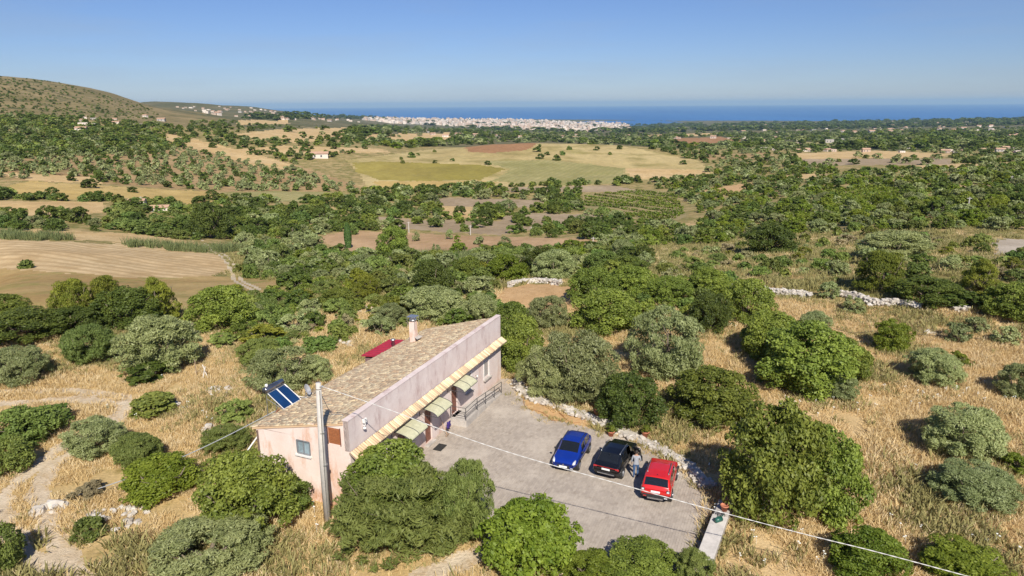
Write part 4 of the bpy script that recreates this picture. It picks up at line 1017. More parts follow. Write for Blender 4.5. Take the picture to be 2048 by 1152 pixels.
# doors, windows
for i, d in enumerate(DOORS):
    s0, s1, z0, z1 = d
    dr = bx('door', M_DOOR, house, s0, s1, 0.10, 0.15, z0, z1)
    for k in range(3):
        zz = z0 + 0.15 + k * (z1 - z0 - .2) / 3
        bx('door_panel', M_DOOR, dr, s0 + .12, (s0 + s1) / 2 - .05, 0.085, 0.10, zz, zz + (z1 - z0 - .2) / 3 - .12)
        bx('door_panel', M_DOOR, dr, (s0 + s1) / 2 + .05, s1 - .12, 0.085, 0.10, zz, zz + (z1 - z0 - .2) / 3 - .12)
    bx('door_handle', M_STEEL, dr, s0 + .1, s0 + .14, 0.05, 0.085, (z0 + z1) / 2 - .1, (z0 + z1) / 2 + .05)
    bx('door_step', M_CONC, house, s0 - .12, s1 + .12, -0.28, -0.002, -0.05, max(0.06, z0 - .02))
for i, d in enumerate(WINS):
    s0, s1, z0, z1 = d
    w = MB()
    for q in ((s0 - .12, s0 - .001, z0 - .12, z1 + .12), (s1 + .001, s1 + .12, z0 - .12, z1 + .12), (s0, s1, z1 + .001, z1 + .12)):
        w.box(q[0], q[1], -0.035, -0.003, q[2], q[3])
    wf = w.build('window', M_WHITE, house)
    bx('window_sill', M_CONC, wf, s0 - .2, s1 + .2, -0.22, -0.004, z0 - .2, z0 - .125)
    bx('pane', M_GLASS, wf, s0, s1, 0.13, 0.15, z0, z1)
    for k in range(11):
        zz = z0 + (k + .15) * (z1 - z0) / 11
        bx('slat', M_SLAT, wf, s0 + .03, s1 - .03, 0.055, 0.095, zz, zz + (z1 - z0) / 11 * .72)
w = MB(); s0, s1, z0, z1 = GW
for q in ((s0 - .04, s0 + .05, z0, z1), (s1 - .05, s1 + .04, z0, z1), (s0, s1, z1 - .05, z1 + .04), (s0, s1, z0 - .04, z0 + .05), ((s0 + s1) / 2 - .03, (s0 + s1) / 2 + .03, z0, z1)):
    w.box(-0.02, 0.05, q[0], q[1], q[2], q[3])
wf = w.build('window', mat_plain('grey aluminium frame', (0.33, 0.34, 0.36), 0.4, 0.4), house)
for a, b in ((s0 + .05, (s0 + s1) / 2 - .03), ((s0 + s1) / 2 + .03, s1 - .05)): bx('pane', M_GLASS, wf, 0.055, 0.07, a, b, z0 + .05, z1 - .05)
bx('window_sill', M_WHITE, house, -0.12, -0.003, s0 - .08, s1 + .12, z0 - .14, z0 - .045)
s0, s1, z0, z1 = GS
sh = bx('shutter', M_SHUT, house, 0.02, 0.07, s0, s1, z0, z1)
for k in range(9): bx('slat', M_SHUT, sh, -0.005, 0.02, s0 + .07, s1 - .07, z0 + .06 + k * .1, z0 + .13 + k * .1)
bx('shutter_frame', M_DOOR, house, -0.025, -0.002, s0 - .06, s0 - .001, z0 - .05, z1 + .05)
bx('shutter_frame', M_DOOR, house, -0.025, -0.002, s1 + .001, s1 + .06, z0 - .05, z1 + .05)

# roof tiles: barrel tiles, the eave row and the nearest courses one by one, the rest joined
t = NT('old roof tile'); oi = t.node('ShaderNodeObjectInfo'); at = t.node('ShaderNodeAttribute', attribute_name='tint'); tcg = t.node('ShaderNodeTexCoord').outputs['Object']
rnd = t.math('FRACT', t.math('ADD', at.outputs['Fac'], t.math('MULTIPLY', oi.outputs['Random'], 0.9)))
cr4 = t.node('ShaderNodeValToRGB'); t.link(rnd, cr4.inputs[0])
els = cr4.color_ramp.elements
els[0].position = 0; els[0].color = (0.76, 0.57, 0.34, 1); els[1].position = 1; els[1].color = (0.58, 0.41, 0.25, 1)
for po, co in ((.25, (.84, .69, .45)), (.42, (.60, .42, .26)), (.55, (.80, .62, .38)), (.7, (.46, .34, .22)), (.85, (.66, .45, .27))):
    e_ = els.new(po); e_.color = (*co, 1)
t.color(t.mix(t.math('MULTIPLY', t.ramp(t.noise(tcg, 1.3, 6, .7), .54, .72), .4), cr4.outputs[0], (0.34, 0.27, 0.18)))
t.rough(0.9); t.bump(t.noise(tcg, 14, 4), .3, .02); M_TILE = t.m
def tile_verts(L=0.44, w0=0.115, w1=0.088, hh=0.075, n=4):
    out = []; inn = []
    for x, w in ((0, w0), (L, w1)):
        for k in range(n + 1):
            a = PI * k / n; out.append((x, w * math.cos(a), hh * math.sin(a) * (w / w0)))
    V = np.array(out); nn = n + 1
    Fs = [(k, k + 1, nn + k + 1, nn + k) for k in range(n)]
    V2 = np.vstack([V, V * [1, .84, .8]]); o = 2 * nn
    Fs += [(o + k + 1, o + k, o + nn + k, o + nn + k + 1) for k in range(n)]
    Fs += [(k + 1, k, o + k, o + k + 1) for k in range(n)]
    return V2, np.array(Fs)
TV_, TF_ = tile_verts()
tile_me = np_mesh('roof_tile', TV_, TF_, M_TILE, True, {'tint': ('FLOAT', np.full(len(TV_), .0))})
_rc = [(x, y, roof_z(y, x)) for x, y in ((-.06, .36), (HL + .06, .36), (HL + .06, HD + .25), (-.06, HD + .25))]
roof = MB().add(_rc + [(x, y, z - .1) for x, y, z in _rc], [(0, 1, 2, 3), (7, 6, 5, 4), (0, 4, 5, 1), (1, 5, 6, 2), (2, 6, 7, 3), (3, 7, 4, 0)]).build('roof', M_TILE, house)
slope = math.atan((ZP - .1 - ZR) / HD)
allv, allf, alltint, tile_n = [], [], [], 0
rt = np.random.default_rng(3)
rows = int((HD + .3 - .36) / (.31 * math.cos(slope))) + 1
colsn = int((HL + .1) / 0.205)
single = 0
for i in range(colsn):
    for j in range(rows):
        x = -.02 + (i + .5) * .205 + rt.normal() * .012; y = .40 + j * .31 * math.cos(slope) + rt.normal() * .03
        ry = rt.normal() * .05; lift = .012 + abs(rt.normal()) * .018
        if i < 7 and single < 150:      # the courses along the near verge: each tile an object of its own
            o = bpy.data.objects.new('roof_tile', tile_me); link(o, roof)
            o.location = (x, y + .42 * math.cos(slope), roof_z(y + .42 * math.cos(slope), x) + lift); o.rotation_euler = (0, -slope, -PI / 2 + ry); single += 1
            continue
        c, s = math.cos(-PI / 2 + ry), math.sin(-PI / 2 + ry)
        P_ = TV_.copy(); y1 = y + .42 * math.cos(slope)
        P_[:, 2] += (P_[:, 0] * math.tan(slope)) + lift
        xx = P_[:, 0] * c - P_[:, 1] * s + x; yy = P_[:, 0] * s + P_[:, 1] * c + y1
        allv.append(np.stack([xx, yy, P_[:, 2] + roof_z(y1, x)], 1)); allf.append(TF_ + tile_n); tile_n += len(TV_); alltint.append(np.full(len(TV_), rt.random()))
o = bpy.data.objects.new('roof_tiles', np_mesh('roof_tiles', np.vstack(allv), np.vstack(allf), M_TILE, True, {'tint': ('FLOAT', np.concatenate(alltint))})); link(o, roof); o['kind'] = 'stuff'
# lower eave: a narrow tiled strip with one row of long tiles, each its own part
ev = MB().add([(-.1, -.50, ZE - .33), (HL + .12, -.50, ZE - .33), (HL + .12, 0.0, ZE), (-.1, 0.0, ZE), (-.1, -.50, ZE - .40), (HL + .12, -.50, ZE - .40), (HL + .12, -.003, ZE - .09), (-.1, -.003, ZE - .09)],
              [(0, 1, 2, 3), (7, 6, 5, 4), (0, 4, 5, 1), (1, 5, 6, 2), (2, 6, 7, 3), (3, 7, 4, 0)]).build('eave', M_WOOD, house)
es = math.atan(.33 / .50)
long_me = np_mesh('roof_tile', TV_ * [.60 / .44, 1.05, 1.1], TF_, M_TILE, True, {'tint': ('FLOAT', np.full(len(TV_), .0))})
ne = int((HL + .2) / .2)
for i in range(ne):
    o = bpy.data.objects.new('roof_tile', long_me); link(o, ev)
    o.location = (-.06 + (i + .5) * .2 + rt.normal() * .008, -.54 + rt.normal() * .015, ZE - .345 + .025 + abs(rt.normal()) * .006); o.rotation_euler = (0, -es, PI / 2 + rt.normal() * .02)
for i in range(0, 8):
    bx('eave_bracket', M_FRONT, house, 1.2 + i * 2.6, 1.32 + i * 2.6, -.16, -.003, ZE - .52, ZE - .42)

# awnings: arched panels on iron frames
def awning(x0, x1, z):
    n = 8; pr = 1.35
    P = [(-(pr * math.sin(k / n * PI / 2)), z - .42 * (1 - math.cos(k / n * PI / 2))) for k in range(n + 1)]
    xs = [x0, x0 + (x1 - x0) * .48, x1]
    a = MB()
    for s in range(2):
        for k in range(n):
            xa, xb = xs[s] + .01, xs[s + 1] - .01
            for dz in (0,):
                a.add([(xa, P[k][0], P[k][1]), (xb, P[k][0], P[k][1]), (xb, P[k + 1][0], P[k + 1][1]), (xa, P[k + 1][0], P[k + 1][1]),
                       (xa, P[k][0], P[k][1] - .015), (xb, P[k][0], P[k][1] - .015), (xb, P[k + 1][0], P[k + 1][1] - .015), (xa, P[k + 1][0], P[k + 1][1] - .015)],
                      [(0, 1, 2, 3), (7, 6, 5, 4), (0, 4, 5, 1), (1, 5, 6, 2), (2, 6, 7, 3), (3, 7, 4, 0)])
    aw = a.build('awning', M_AWN, house)
    for x in xs:
        fr2 = MB().tube([(x, p[0], p[1] + .012) for p in P], .022, 6).tube([(x, -.01, z - .42), (x, -pr, z - .42)], .018, 6).tube([(x, -.02, z), (x, -.02, z - .6)], .018, 6)
        fr2.build('bracket', M_IRON, aw)
    MB().tube([(x0, -pr, z - .43), (x1, -pr, z - .43)], .022, 6).build('front_bar', M_IRON, aw)
for x0, x1, z in ((4.2, 6.35, 3.0), (7.6, 9.75, 3.1), (11.55, 13.7, 3.25)): awning(x0, x1, z)

# landing and ramp with railing
l = MB().box(11.75, 13.7, -1.35, -.003, -.1, .54)
l.add([(13.7, -1.35, .54), (18.3, -1.35, .06), (18.3, -.003, .06), (13.7, -.003, .54), (13.7, -1.35, -.1), (18.3, -1.35, -.1), (18.3, -.003, -.1), (13.7, -.003, -.1)],
      [(0, 1, 2, 3), (0, 4, 5, 1), (1, 5, 6, 2)])
ld = l.build('entrance_ramp', M_CONC, house)
zf = lambda x: .54 if x < 13.7 else .54 - (x - 13.7) / 4.6 * .48
for x in (11.8, 13.7, 15.2, 16.8, 18.2): MB().tube([(x, -1.3, zf(x)), (x, -1.3, zf(x) + .95)], .028, 6).build('rail_post', M_IRON, ld)
MB().tube([(11.8, -.08, .54), (11.8, -.08, 1.49)], .028, 6).build('rail_post', M_IRON, ld)
for hgt in (.3, .62, .95):
    MB().tube([(11.8, -.06, .54 + hgt), (11.8, -1.3, .54 + hgt), (13.7, -1.3, .54 + hgt), (18.2, -1.3, zf(18.2) + hgt)], .022, 6).build('rail_bar', M_IRON, ld)

# chimney
pch = on_vertical(828, 690, hworld(0, HD - 1.0, 0), fx); ch = hloc(pch)
cx, cy = ch[0], HD - 1.0
chim = MB().box(cx - .24, cx + .24, cy - .24, cy + .24, roof_z(cy, cx) - .2, roof_z(cy, cx) + 1.75).build('chimney', M_GABLE, house)
zt = roof_z(cy, cx) + 1.75
MB().lathe([(.2, 0), (.2, .12), (.3, .12), (.3, .2), (.2, .2), (.2, .28), (.3, .28), (.3, .36), (.18, .4), (.05, .5)], 14, (cx, cy, zt)).build('chimney_cowl', M_STEEL, chim, True)
for sx, sy in ((-1, -1), (1, -1), (1, 1), (-1, 1)): MB().tube([(cx + sx * .33, cy + sy * .33, zt - .5), (cx + sx * .33, cy + sy * .33, zt + .42)], .014, 5).build('cowl_cage_rod', M_STEEL, chim)
MB().box(cx - .36, cx + .36, cy - .36, cy + .36, zt + .42, zt + .46).build('cowl_cap', M_STEEL, chim)
mb = MB().add([(cx - .45, cy - .6, roof_z(cy - .6) + .06), (cx + .45, cy - .6, roof_z(cy - .6) + .06), (cx + .3, cy - .24, roof_z(cy - .2) + .22), (cx - .3, cy - .24, roof_z(cy - .2) + .22)], [(0, 1, 2, 3)]).build('chimney_flashing', M_CONC, chim)

# electric meter lamp on the parapet, small wall lamps
lp = empty('floodlight', tuple(hworld(1.35, -.06, 4.95)), HROT); tag(lp, 'white floodlight with siren on the parapet wall near the pole', 'lamp')
MB().box(-.14, .16, -.16, 0, .0, .26).build('lamp_head', M_WHITE, lp, bevel=.03); MB().tube([(0, .05, -.18), (0, -.1, -.18), (0, -.12, 0)], .03, 6).build('bracket', M_WHITE, lp); MB().lathe([(.09, 0), (.1, .08), (.04, .14)], 10, (-.1, -.12, -.34)).build('siren', M_WHITE, lp, True)
for x, z, wh in ((3.3, 2.85, 'between the pole corner and the first awning'), (7.1, 2.95, 'between the first and second awnings'), (10.7, 3.0, 'between the second and third awnings'), (16.2, 2.1, 'between the two barred windows')):
    w_ = empty('wall_lamp', tuple(hworld(x, 0, z)), HROT); tag(w_, 'small wall lamp on the front wall ' + wh, 'lamp', 'wall lamps')
    MB().lathe([(.05, -.1), (.08, 0), (.05, .1)], 8, (0, -.14, 0)).build('globe', M_WHITE, w_, True); MB().tube([(0, .0, .05), (0, -.14, .05)], .02, 5).build('arm', M_IRON, w_)
dp = MB().tube([(-.08, HD - .15, ZR - .15), (-.1, HD - .15, -.2)], .05, 8).build('downpipe', mat_plain('brown pipe', (.16, .11, .09), .5), house)

# solar water heater on the roof's rear edge
M_PANEL = mat_plain('solar panel glass', (0.012, 0.05, 0.15), 0.12, 0.2, var=0.2, scale=1.0, coat=0.6)
p0 = on_vertical(566, 815, hworld(0, HD + .15, 0), fx); sx0 = hloc(p0)[0]
heater = empty('solar_water_heater', tuple(hworld(sx0, HD + .1, ZR)), HROT); heater.scale = (.74, .74, .74); tag(heater, 'solar water heater with blue panels and steel tank at the roof edge', 'water heater')
def tilt(x, s, n=0):        # point on the sloping collector: s along the slope
    a = R(36); return (x, s * math.cos(a) - n * math.sin(a), .02 + s * math.sin(a) + n * math.cos(a))
for k in range(2):
    xa, xb = k * 1.12 + .02, k * 1.12 + 1.08
    pn = MB().add([tilt(xa, 0), tilt(xb, 0), tilt(xb, 2.0), tilt(xa, 2.0), tilt(xa, 0, -.08), tilt(xb, 0, -.08), tilt(xb, 2.0, -.08), tilt(xa, 2.0, -.08)], [(0, 1, 2, 3), (7, 6, 5, 4), (0, 4, 5, 1), (1, 5, 6, 2), (2, 6, 7, 3), (3, 7, 4, 0)]).build('panel', M_PANEL, heater)
    for a, b in (((xa, 0), (xa, 2)), ((xb, 0), (xb, 2)), ((xa, 0), (xb, 0)), ((xa, 2), (xb, 2))):
        MB().tube([tilt(a[0], a[1], .01), tilt(b[0], b[1], .01)], .03, 6).build('panel_frame', M_WHITE, pn)
ty, tz_ = tilt(0, 2.15)[1:]
MB().tube([(-.25, ty, tz_ + .22), (-.2, ty, tz_ + .22), (2.0, ty, tz_ + .22), (2.05, ty, tz_ + .22)], [.2, .29, .29, .2], 18).build('tank', mat_plain('tank steel', (.30, .30, .31), .22, .9), heater, True)
MB().tube([(-.27, ty, tz_ + .22), (-.34, ty, tz_ + .22)], [.16, .1], 14).build('tank_cap', M_BLACK, heater, True)
MB().lathe([(.1, 0), (.13, .1), (.12, .22), (.05, .26)], 10, (.1, ty, tz_ + .48)).build('expansion_vessel', M_WHITE, heater, True)
for x in (0, 1.1, 2.1): MB().tube([(x, ty, tz_), (x, ty + .1, -1.4)], .03, 6).tube([(x, ty, tz_ - .6), (x, .05, -.02)], .025, 6).build('stand_leg', M_STEEL, heater)
MB().tube([(2.0, ty - .1, tz_ + .1), (2.25, 1.2, .8), (2.35, .4, .2), (2.5, -.4, .1)], .035, 6).build('pipe', M_WHITE, heater, True)
# rusty sheet, satellite dish
rs = MB().add([(0, 0, 0), (.9, .1, .25), (.9, .55, -.15), (0, .5, -.4)], [(0, 1, 2, 3)]).build('rusty_sheet', mat_plain('rust', (.36, .13, .07), .9, var=.3), None, loc=tuple(hworld(sx0 - .9, HD + .2, ZR - .1)))
rs.rotation_euler = (0, 0, HROT); rs.modifiers.new('thick', 'SOLIDIFY').thickness = .02; tag(rs, 'rusty metal sheet leaning under the solar water heater', 'metal sheet')
pd = hloc(on_vertical(612, 784, hworld(0, HD, 0), fx))
ds = empty('satellite_dish', tuple(hworld(pd[0], HD + .05, ZR)), HROT + R(200)); tag(ds, 'grey satellite dish at the rear edge of the tiled roof', 'satellite dish')
MB().tube([(0, 0, -.3), (0, 0, .35)], .025, 6).build('mast', M_STEEL, ds)
dm = MB().lathe([(.01, 0), (.2, .03), (.36, .1), (.38, .115), (.35, .11), (.2, .045), (.0, .012)], 18)
do = dm.build('reflector', mat_plain('dish grey', (.45, .46, .48), .5), ds, True); do.location = (0, .08, .5); do.rotation_euler = (R(-65), 0, 0)
MB().tube([(0, .1, .3), (0, .55, .55)], .015, 5).build('feed_arm', M_STEEL, ds)
# leaning pipe bundle at the rear corner
pipe_pts = [hworld(sx0 - .4, HD + .3, ZR + .2), hworld(-.9, HD + .9, 2.6), hworld(-2.4, HD + 1.3, 1.6)]
o = MB().tube([hworld(sx0 - .6, HD + .4, ZR - .1), hworld(-2.3, HD + 1.0, 0.9)], .05, 7).build('leaning_pipe', M_WHITE, None, True); tag(o, 'pale pipe leaning from the solar water heater to the ground', 'pipe')

# red roofed shed behind the house
q = g(722, 711, 2.45); q2 = hloc(q)
shed = empty('shed', tuple(hworld(q2[0], q2[1], 0)), HROT); tag(shed, 'low dark shed with crimson metal roof behind the house', 'shed')
MB().box(.2, 4.2, -3.1, -.25, -.2, 2.25).build('wall', mat_plain('shed boards', (.20, .12, .12), .8, var=.3), shed)
M_RED = mat_plain('crimson metal', (.36, .025, .045), .45, var=.12, scale=2)
rfs = MB().add([(0, 0, 2.45), (4.4, 0, 2.45), (4.4, -3.3, 2.75), (0, -3.3, 2.75), (0, 0, 2.38), (4.4, 0, 2.38), (4.4, -3.3, 2.68), (0, -3.3, 2.68)], [(0, 1, 2, 3), (7, 6, 5, 4), (0, 4, 5, 1), (1, 5, 6, 2), (2, 6, 7, 3), (3, 7, 4, 0)]).build('roof', M_RED, shed)
for k in range(10): MB().add([(.2 + k * .42, 0, 2.452), (.26 + k * .42, 0, 2.5), (.32 + k * .42, 0, 2.452), (.2 + k * .42, -3.3, 2.752), (.26 + k * .42, -3.3, 2.8), (.32 + k * .42, -3.3, 2.752)], [(0, 1, 4, 3), (1, 2, 5, 4)]).build('roof_rib', M_RED, rfs)
MB().lathe([(.14, 0), (.14, .6), (.2, .62), (.2, .72), (.05, .78)], 12, (2.6, -1.5, 2.5)).build('flue', M_STEEL, shed, True)

# ------------------------------------------------------------------ yard pavers
t = NT('paver'); at = t.node('ShaderNodeAttribute', attribute_name='tint'); pp = t.pos()
c1 = t.mix(at.outputs['Fac'], (0.355, 0.30, 0.25), (0.44, 0.375, 0.31))
big = t.noise(pp, .33, 5, .65); mid_ = t.noise(pp, 1.8, 5, .7)
c1 = t.mix(t.ramp(big, .5, .68), c1, (0.52, 0.45, 0.375)); c1 = t.mix(t.math('MULTIPLY', t.ramp(mid_, .54, .72), .65), c1, (0.25, 0.20, 0.155))
t.color(c1); t.rough(.92); t.bump(t.noise(pp, 30, 3), .3, .01); M_PAVER = t.m
ya = np.array(YARD); ly = np.array([hloc((*p, 0)) for p in YARD])
pw, pl = .15, .30
xs = np.arange(ly[:, 0].min(), ly[:, 0].max(), pl); ys = np.arange(ly[:, 1].min(), ly[:, 1].max(), pw)
gx, gy = np.meshgrid(xs, ys, indexing='ij'); gx = gx + (np.arange(len(ys)) % 2) * pl / 2
gx = gx.ravel(); gy = gy.ravel()
ok = in_poly(gx + pl / 2, gy + pw / 2, [tuple(p[:2]) for p in ly]) & (gy < -.1)
gx = gx[ok]; gy = gy[ok]; n = len(gx); rp = np.random.default_rng(11)
top = .013 + rp.normal(size=n) * .002 + 0.006 * vnoise(gx / 3, gy / 3); jt = .004
X0 = gx + jt; X1 = gx + pl - jt; Y0 = gy + jt; Y1 = gy + pw - jt; dz = rp.normal(size=(4, n)) * .001
V = np.stack([np.stack([a, b, c], 1) for a, b, c in ((X0, Y0, top + dz[0]), (X1, Y0, top + dz[1]), (X1, Y1, top + dz[2]), (X0, Y1, top + dz[3]), (X0, Y0, top * 0 - .01), (X1, Y0, top * 0 - .01), (X1, Y1, top * 0 - .01), (X0, Y1, top * 0 - .01))], 1).reshape(-1, 3)
W_ = np.stack([H0[0] + fx[0] * V[:, 0] + bxv[0] * V[:, 1], H0[1] + fx[1] * V[:, 0] + bxv[1] * V[:, 1], V[:, 2]], 1)
fb = np.array([(0, 1, 2, 3), (0, 4, 5, 1), (1, 5, 6, 2), (2, 6, 7, 3), (3, 7, 4, 0)])
o = bpy.data.objects.new('pavers', np_mesh('pavers', W_, (fb[None] + np.arange(n)[:, None, None] * 8).reshape(-1, 4), M_PAVER, attrs={'tint': ('FLOAT', np.repeat(rp.random(n), 8))})); link(o, GROUND['yard']); o['kind'] = 'stuff'

# ------------------------------------------------------------------ stones
t = NT('limestone'); oi = t.node('ShaderNodeObjectInfo'); pp = t.pos()
c1 = t.mix(t.ramp(t.noise(pp, 1.2, 6, .7), .3, .7), (0.40, 0.355, 0.30), (0.70, 0.655, 0.60))
t.color(t.mix(t.math('MULTIPLY', oi.outputs['Random'], .45), c1, (0.42, 0.35, 0.27))); t.rough(.95); t.bump(t.noise(pp, 9, 5), .7, .04); M_STONE = t.m
def stone_mesh(seed):
    rng = random.Random(seed); bm = bmesh.new(); bmesh.ops.create_icosphere(bm, subdivisions=1, radius=.5)
    for v in bm.verts:
        v.co *= rng.uniform(.72, 1.15); v.co.x = max(-.44, min(.44, v.co.x)); v.co.z = max(-.36, min(.36, v.co.z))
    me = bpy.data.meshes.new('stone'); bm.to_mesh(me); bm.free(); me.materials.append(M_STONE); return me
STONES = [stone_mesh(i) for i in range(8)]
def stone(parent, p, s, rng):
    o = bpy.data.objects.new('stone', STONES[rng.randrange(8)]); link(o, parent)
    o.location = tuple(p); o.scale = (s * rng.uniform(.8, 1.5), s * rng.uniform(.7, 1.2), s * rng.uniform(.55, .95)); o.rotation_euler = (rng.uniform(-.3, .3), rng.uniform(-.3, .3), rng.uniform(0, 6.28))
def stone_wall(name, px, label, height, width, size, seed, n=150):
    pts = march([p[0] for p in px], [p[1] for p in px]); L2 = smooth_line(pts[:, :2], 6)
    root = empty(name, (L2[0][0], L2[0][1], float(terrain(*L2[0])))); tag(root, label, 'wall'); rng = random.Random(seed)
    seg = np.r_[0, np.cumsum(np.hypot(*np.diff(L2, axis=0).T))]
    core = MB()
    for k in range(len(L2) - 1):
        a, b = L2[k], L2[k + 1]; d = (b - a) / np.linalg.norm(b - a); nn = np.array([-d[1], d[0]]) * width * .36; za, zb = terrain(*a), terrain(*b); h = height * .72
        v = [(*(a + nn), za - .3), (*(a - nn), za - .3), (*(b - nn), zb - .3), (*(b + nn), zb - .3), (*(a + nn * .8), za + h), (*(a - nn * .8), za + h), (*(b - nn * .8), zb + h), (*(b + nn * .8), zb + h)]
        core.add([np.array(q) - [L2[0][0], L2[0][1], float(terrain(*L2[0]))] for q in v], [(0, 1, 5, 4), (2, 3, 7, 6), (1, 2, 6, 5), (3, 0, 4, 7), (4, 5, 6, 7)])
    core.build('rubble_core', M_STONE, root)
    for i in range(n):
        s = rng.uniform(0, seg[-1]); k = min(len(seg) - 2, int(np.searchsorted(seg, s)) - 1 if s > 0 else 0); tt = (s - seg[k]) / max(1e-6, seg[k + 1] - seg[k])
        c = L2[k] * (1 - tt) + L2[k + 1] * tt; d = L2[k + 1] - L2[k]; d = d / np.linalg.norm(d)
        off = rng.uniform(-.5, .5) * width; z = height * (.05 + .85 * rng.random() ** .6) * (1 - .35 * abs(off) / width * 2)
        q = c + np.array([-d[1], d[0]]) * off
        p = np.array([q[0], q[1], terrain(*q) + z]) - np.array(root.location); stone(root, p, size * rng.uniform(.6, 1.35), rng)
    return root
stone_wall('dry_stone_wall', [(1462, 578), (1500, 582), (1560, 590), (1622, 597)], 'dry-stone wall running from the carobs along the meadow', .9, .8, .5, 1, 150)
stone_wall('dry_stone_wall', [(1678, 592), (1725, 602), (1745, 612), (1790, 612), (1842, 620)], 'tumbled stretch of dry-stone wall beside the broad pine', .9, 1.1, .5, 2, 170)
stone_wall('dry_stone_wall', [(1905, 622), (1935, 626)], 'short end of dry-stone wall beyond the dark bushes', .7, .8, .45, 3, 26)
stone_wall('dry_stone_wall', [(1018, 575), (1045, 568), (1085, 566), (1122, 572)], 'curved dry-stone wall around the sandy clearing', .9, .8, .45, 4, 120)
stone_wall('dry_stone_wall', [(1318, 570), (1336, 574)], 'short piece of stone wall among the carobs', .7, .7, .45, 5, 24)
stone_wall('rubble_bank', [(1030, 765), (1058, 795), (1110, 814), (1180, 840), (1240, 866), (1300, 896), (1375, 938), (1415, 980)], 'pale stone bank edging the far side of the paved yard', .38, 1.1, .34, 6, 280)
def heap(px, label, n, rad, size, seed):
    p = march([px[0]], [px[1]])[0]; root = empty('stone_heap', tuple(p)); tag(root, label, 'stones'); rng = random.Random(seed)
    for i in range(n):
        a = rng.uniform(0, 6.28); r = rad * math.sqrt(rng.random()); stone(root, (r * math.cos(a), r * .7 * math.sin(a), max(0, .45 * (1 - r / rad)) * rng.random()), size * rng.uniform(.5, 1.5), rng)
for a in (((440, 782), 'grey stone heap beside the dry grass behind the end wall', 34, 1.1, .4, 1), ((228, 1040), 'scattered pale stones on the bank below the yellow-green tree', 46, 1.8, .42, 2), ((1853, 668), 'grey rock heap in the upper meadow', 22, .9, .5, 3), ((733, 622), 'pale rocks showing through the scrub left of the chimney', 14, 1.4, .9, 4),
          ((100, 1022), 'pale rocks breaking through the track bend', 9, .8, .6, 5), ((362, 815), 'few flat stones by the low shrub mound', 8, .7, .4, 6), ((420, 862), 'line of flat stones in the grass near the end wall', 12, 1.1, .4, 7), ((690, 690), 'grey rubble beside the red roofed shed', 22, 1.6, .4, 8)): heap(*a)
# concrete wall end with clutter
ca = g(1452, 1000, .7)[:2]; cb = g(1405, 1128, .7)[:2]; cdv = (cb - ca) / np.linalg.norm(cb - ca); CWL = float(np.linalg.norm(cb - ca))
cw = empty('concrete_wall', (ca[0], ca[1], 0), math.atan2(cdv[1], cdv[0])); tag(cw, 'thick low concrete wall at the yard end beside the big carob', 'wall')
MB().box(0, CWL, -.38, .38, -.3, .66).build('wall_body', M_CONC, cw, bevel=.04); MB().box(CWL * .28, CWL, -.41, .41, .662, .74).build('wall_cap', mat_plain('pale render', (.58, .53, .48), .9, var=.2, scale=2), cw, bevel=.02)
def cwp(s, o, z): return tuple([ca[0] + cdv[0] * s - cdv[1] * o, ca[1] + cdv[1] * s + cdv[0] * o, z])
def pot(loc, r, label, plant_=True, mat=None):
    e = empty('plant_pot', loc); tag(e, label, 'pot'); MB().lathe([(r * .65, 0), (r * .95, r * 1.35), (r * 1.1, r * 1.37), (r * 1.1, r * 1.6), (r * .95, r * 1.6), (r * .9, r * 1.45), (0.01, r * 1.42)], 14).build('pot', mat or M_TERRA, e, True)
    if plant_:
        o = bpy.data.objects.new('foliage', CROWN['bright', 'mid'][0]); link(o, e); o.location = (0, 0, r * 1.3); o.scale = (r * .55, r * .55, r * .55)
pot(cwp(.25, 0, .66), .2, 'terracotta pot at the head of the concrete wall', False); pot(cwp(1.05, .1, .66), .22, 'empty terracotta bowl beside the wire tangle on the concrete wall', False)
pot(tuple(march([1290], [884])[0] + [0, 0, .3]), .26, 'terracotta pot with yellowish plant on the stone bank behind the black car'); pot(tuple(march([1194], [838])[0] + [0, 0, .25]), .24, 'dark red pot under the dense evergreen bush', False); pot(tuple(g(1222, 872)), .24, 'small potted shrub beside the black car', True)
wt = empty('watering_can', cwp(2.4, .02, .745), .5); tag(wt, 'green watering can lying on the concrete wall', 'watering can'); M_GRN = mat_plain('green plastic', (.02, .10, .075), .4)
MB().tube([(-.22, 0, .13), (.2, 0, .13)], [.13, .15], 14).build('body', M_GRN, wt, True); MB().tube([(.15, 0, .2), (.42, .05, .26)], [.03, .02], 7).build('spout', M_GRN, wt); MB().tube([(-.2, 0, .24), (-.1, 0, .36), (.12, 0, .27)], .018, 6).build('handle', M_GRN, wt)
wr = empty('wire_coil', cwp(1.65, 0, .68)); tag(wr, 'tangled dark wire coil on the concrete wall', 'wire')
for k in range(5): MB().tube([(.25 * math.cos(a) * (1 - k * .08), .17 * math.sin(a + k), .03 + k * .03 + .03 * math.sin(3 * a + k)) for a in np.linspace(0, 6.2, 18)], .012, 5).build('loop', M_IRON, wr)
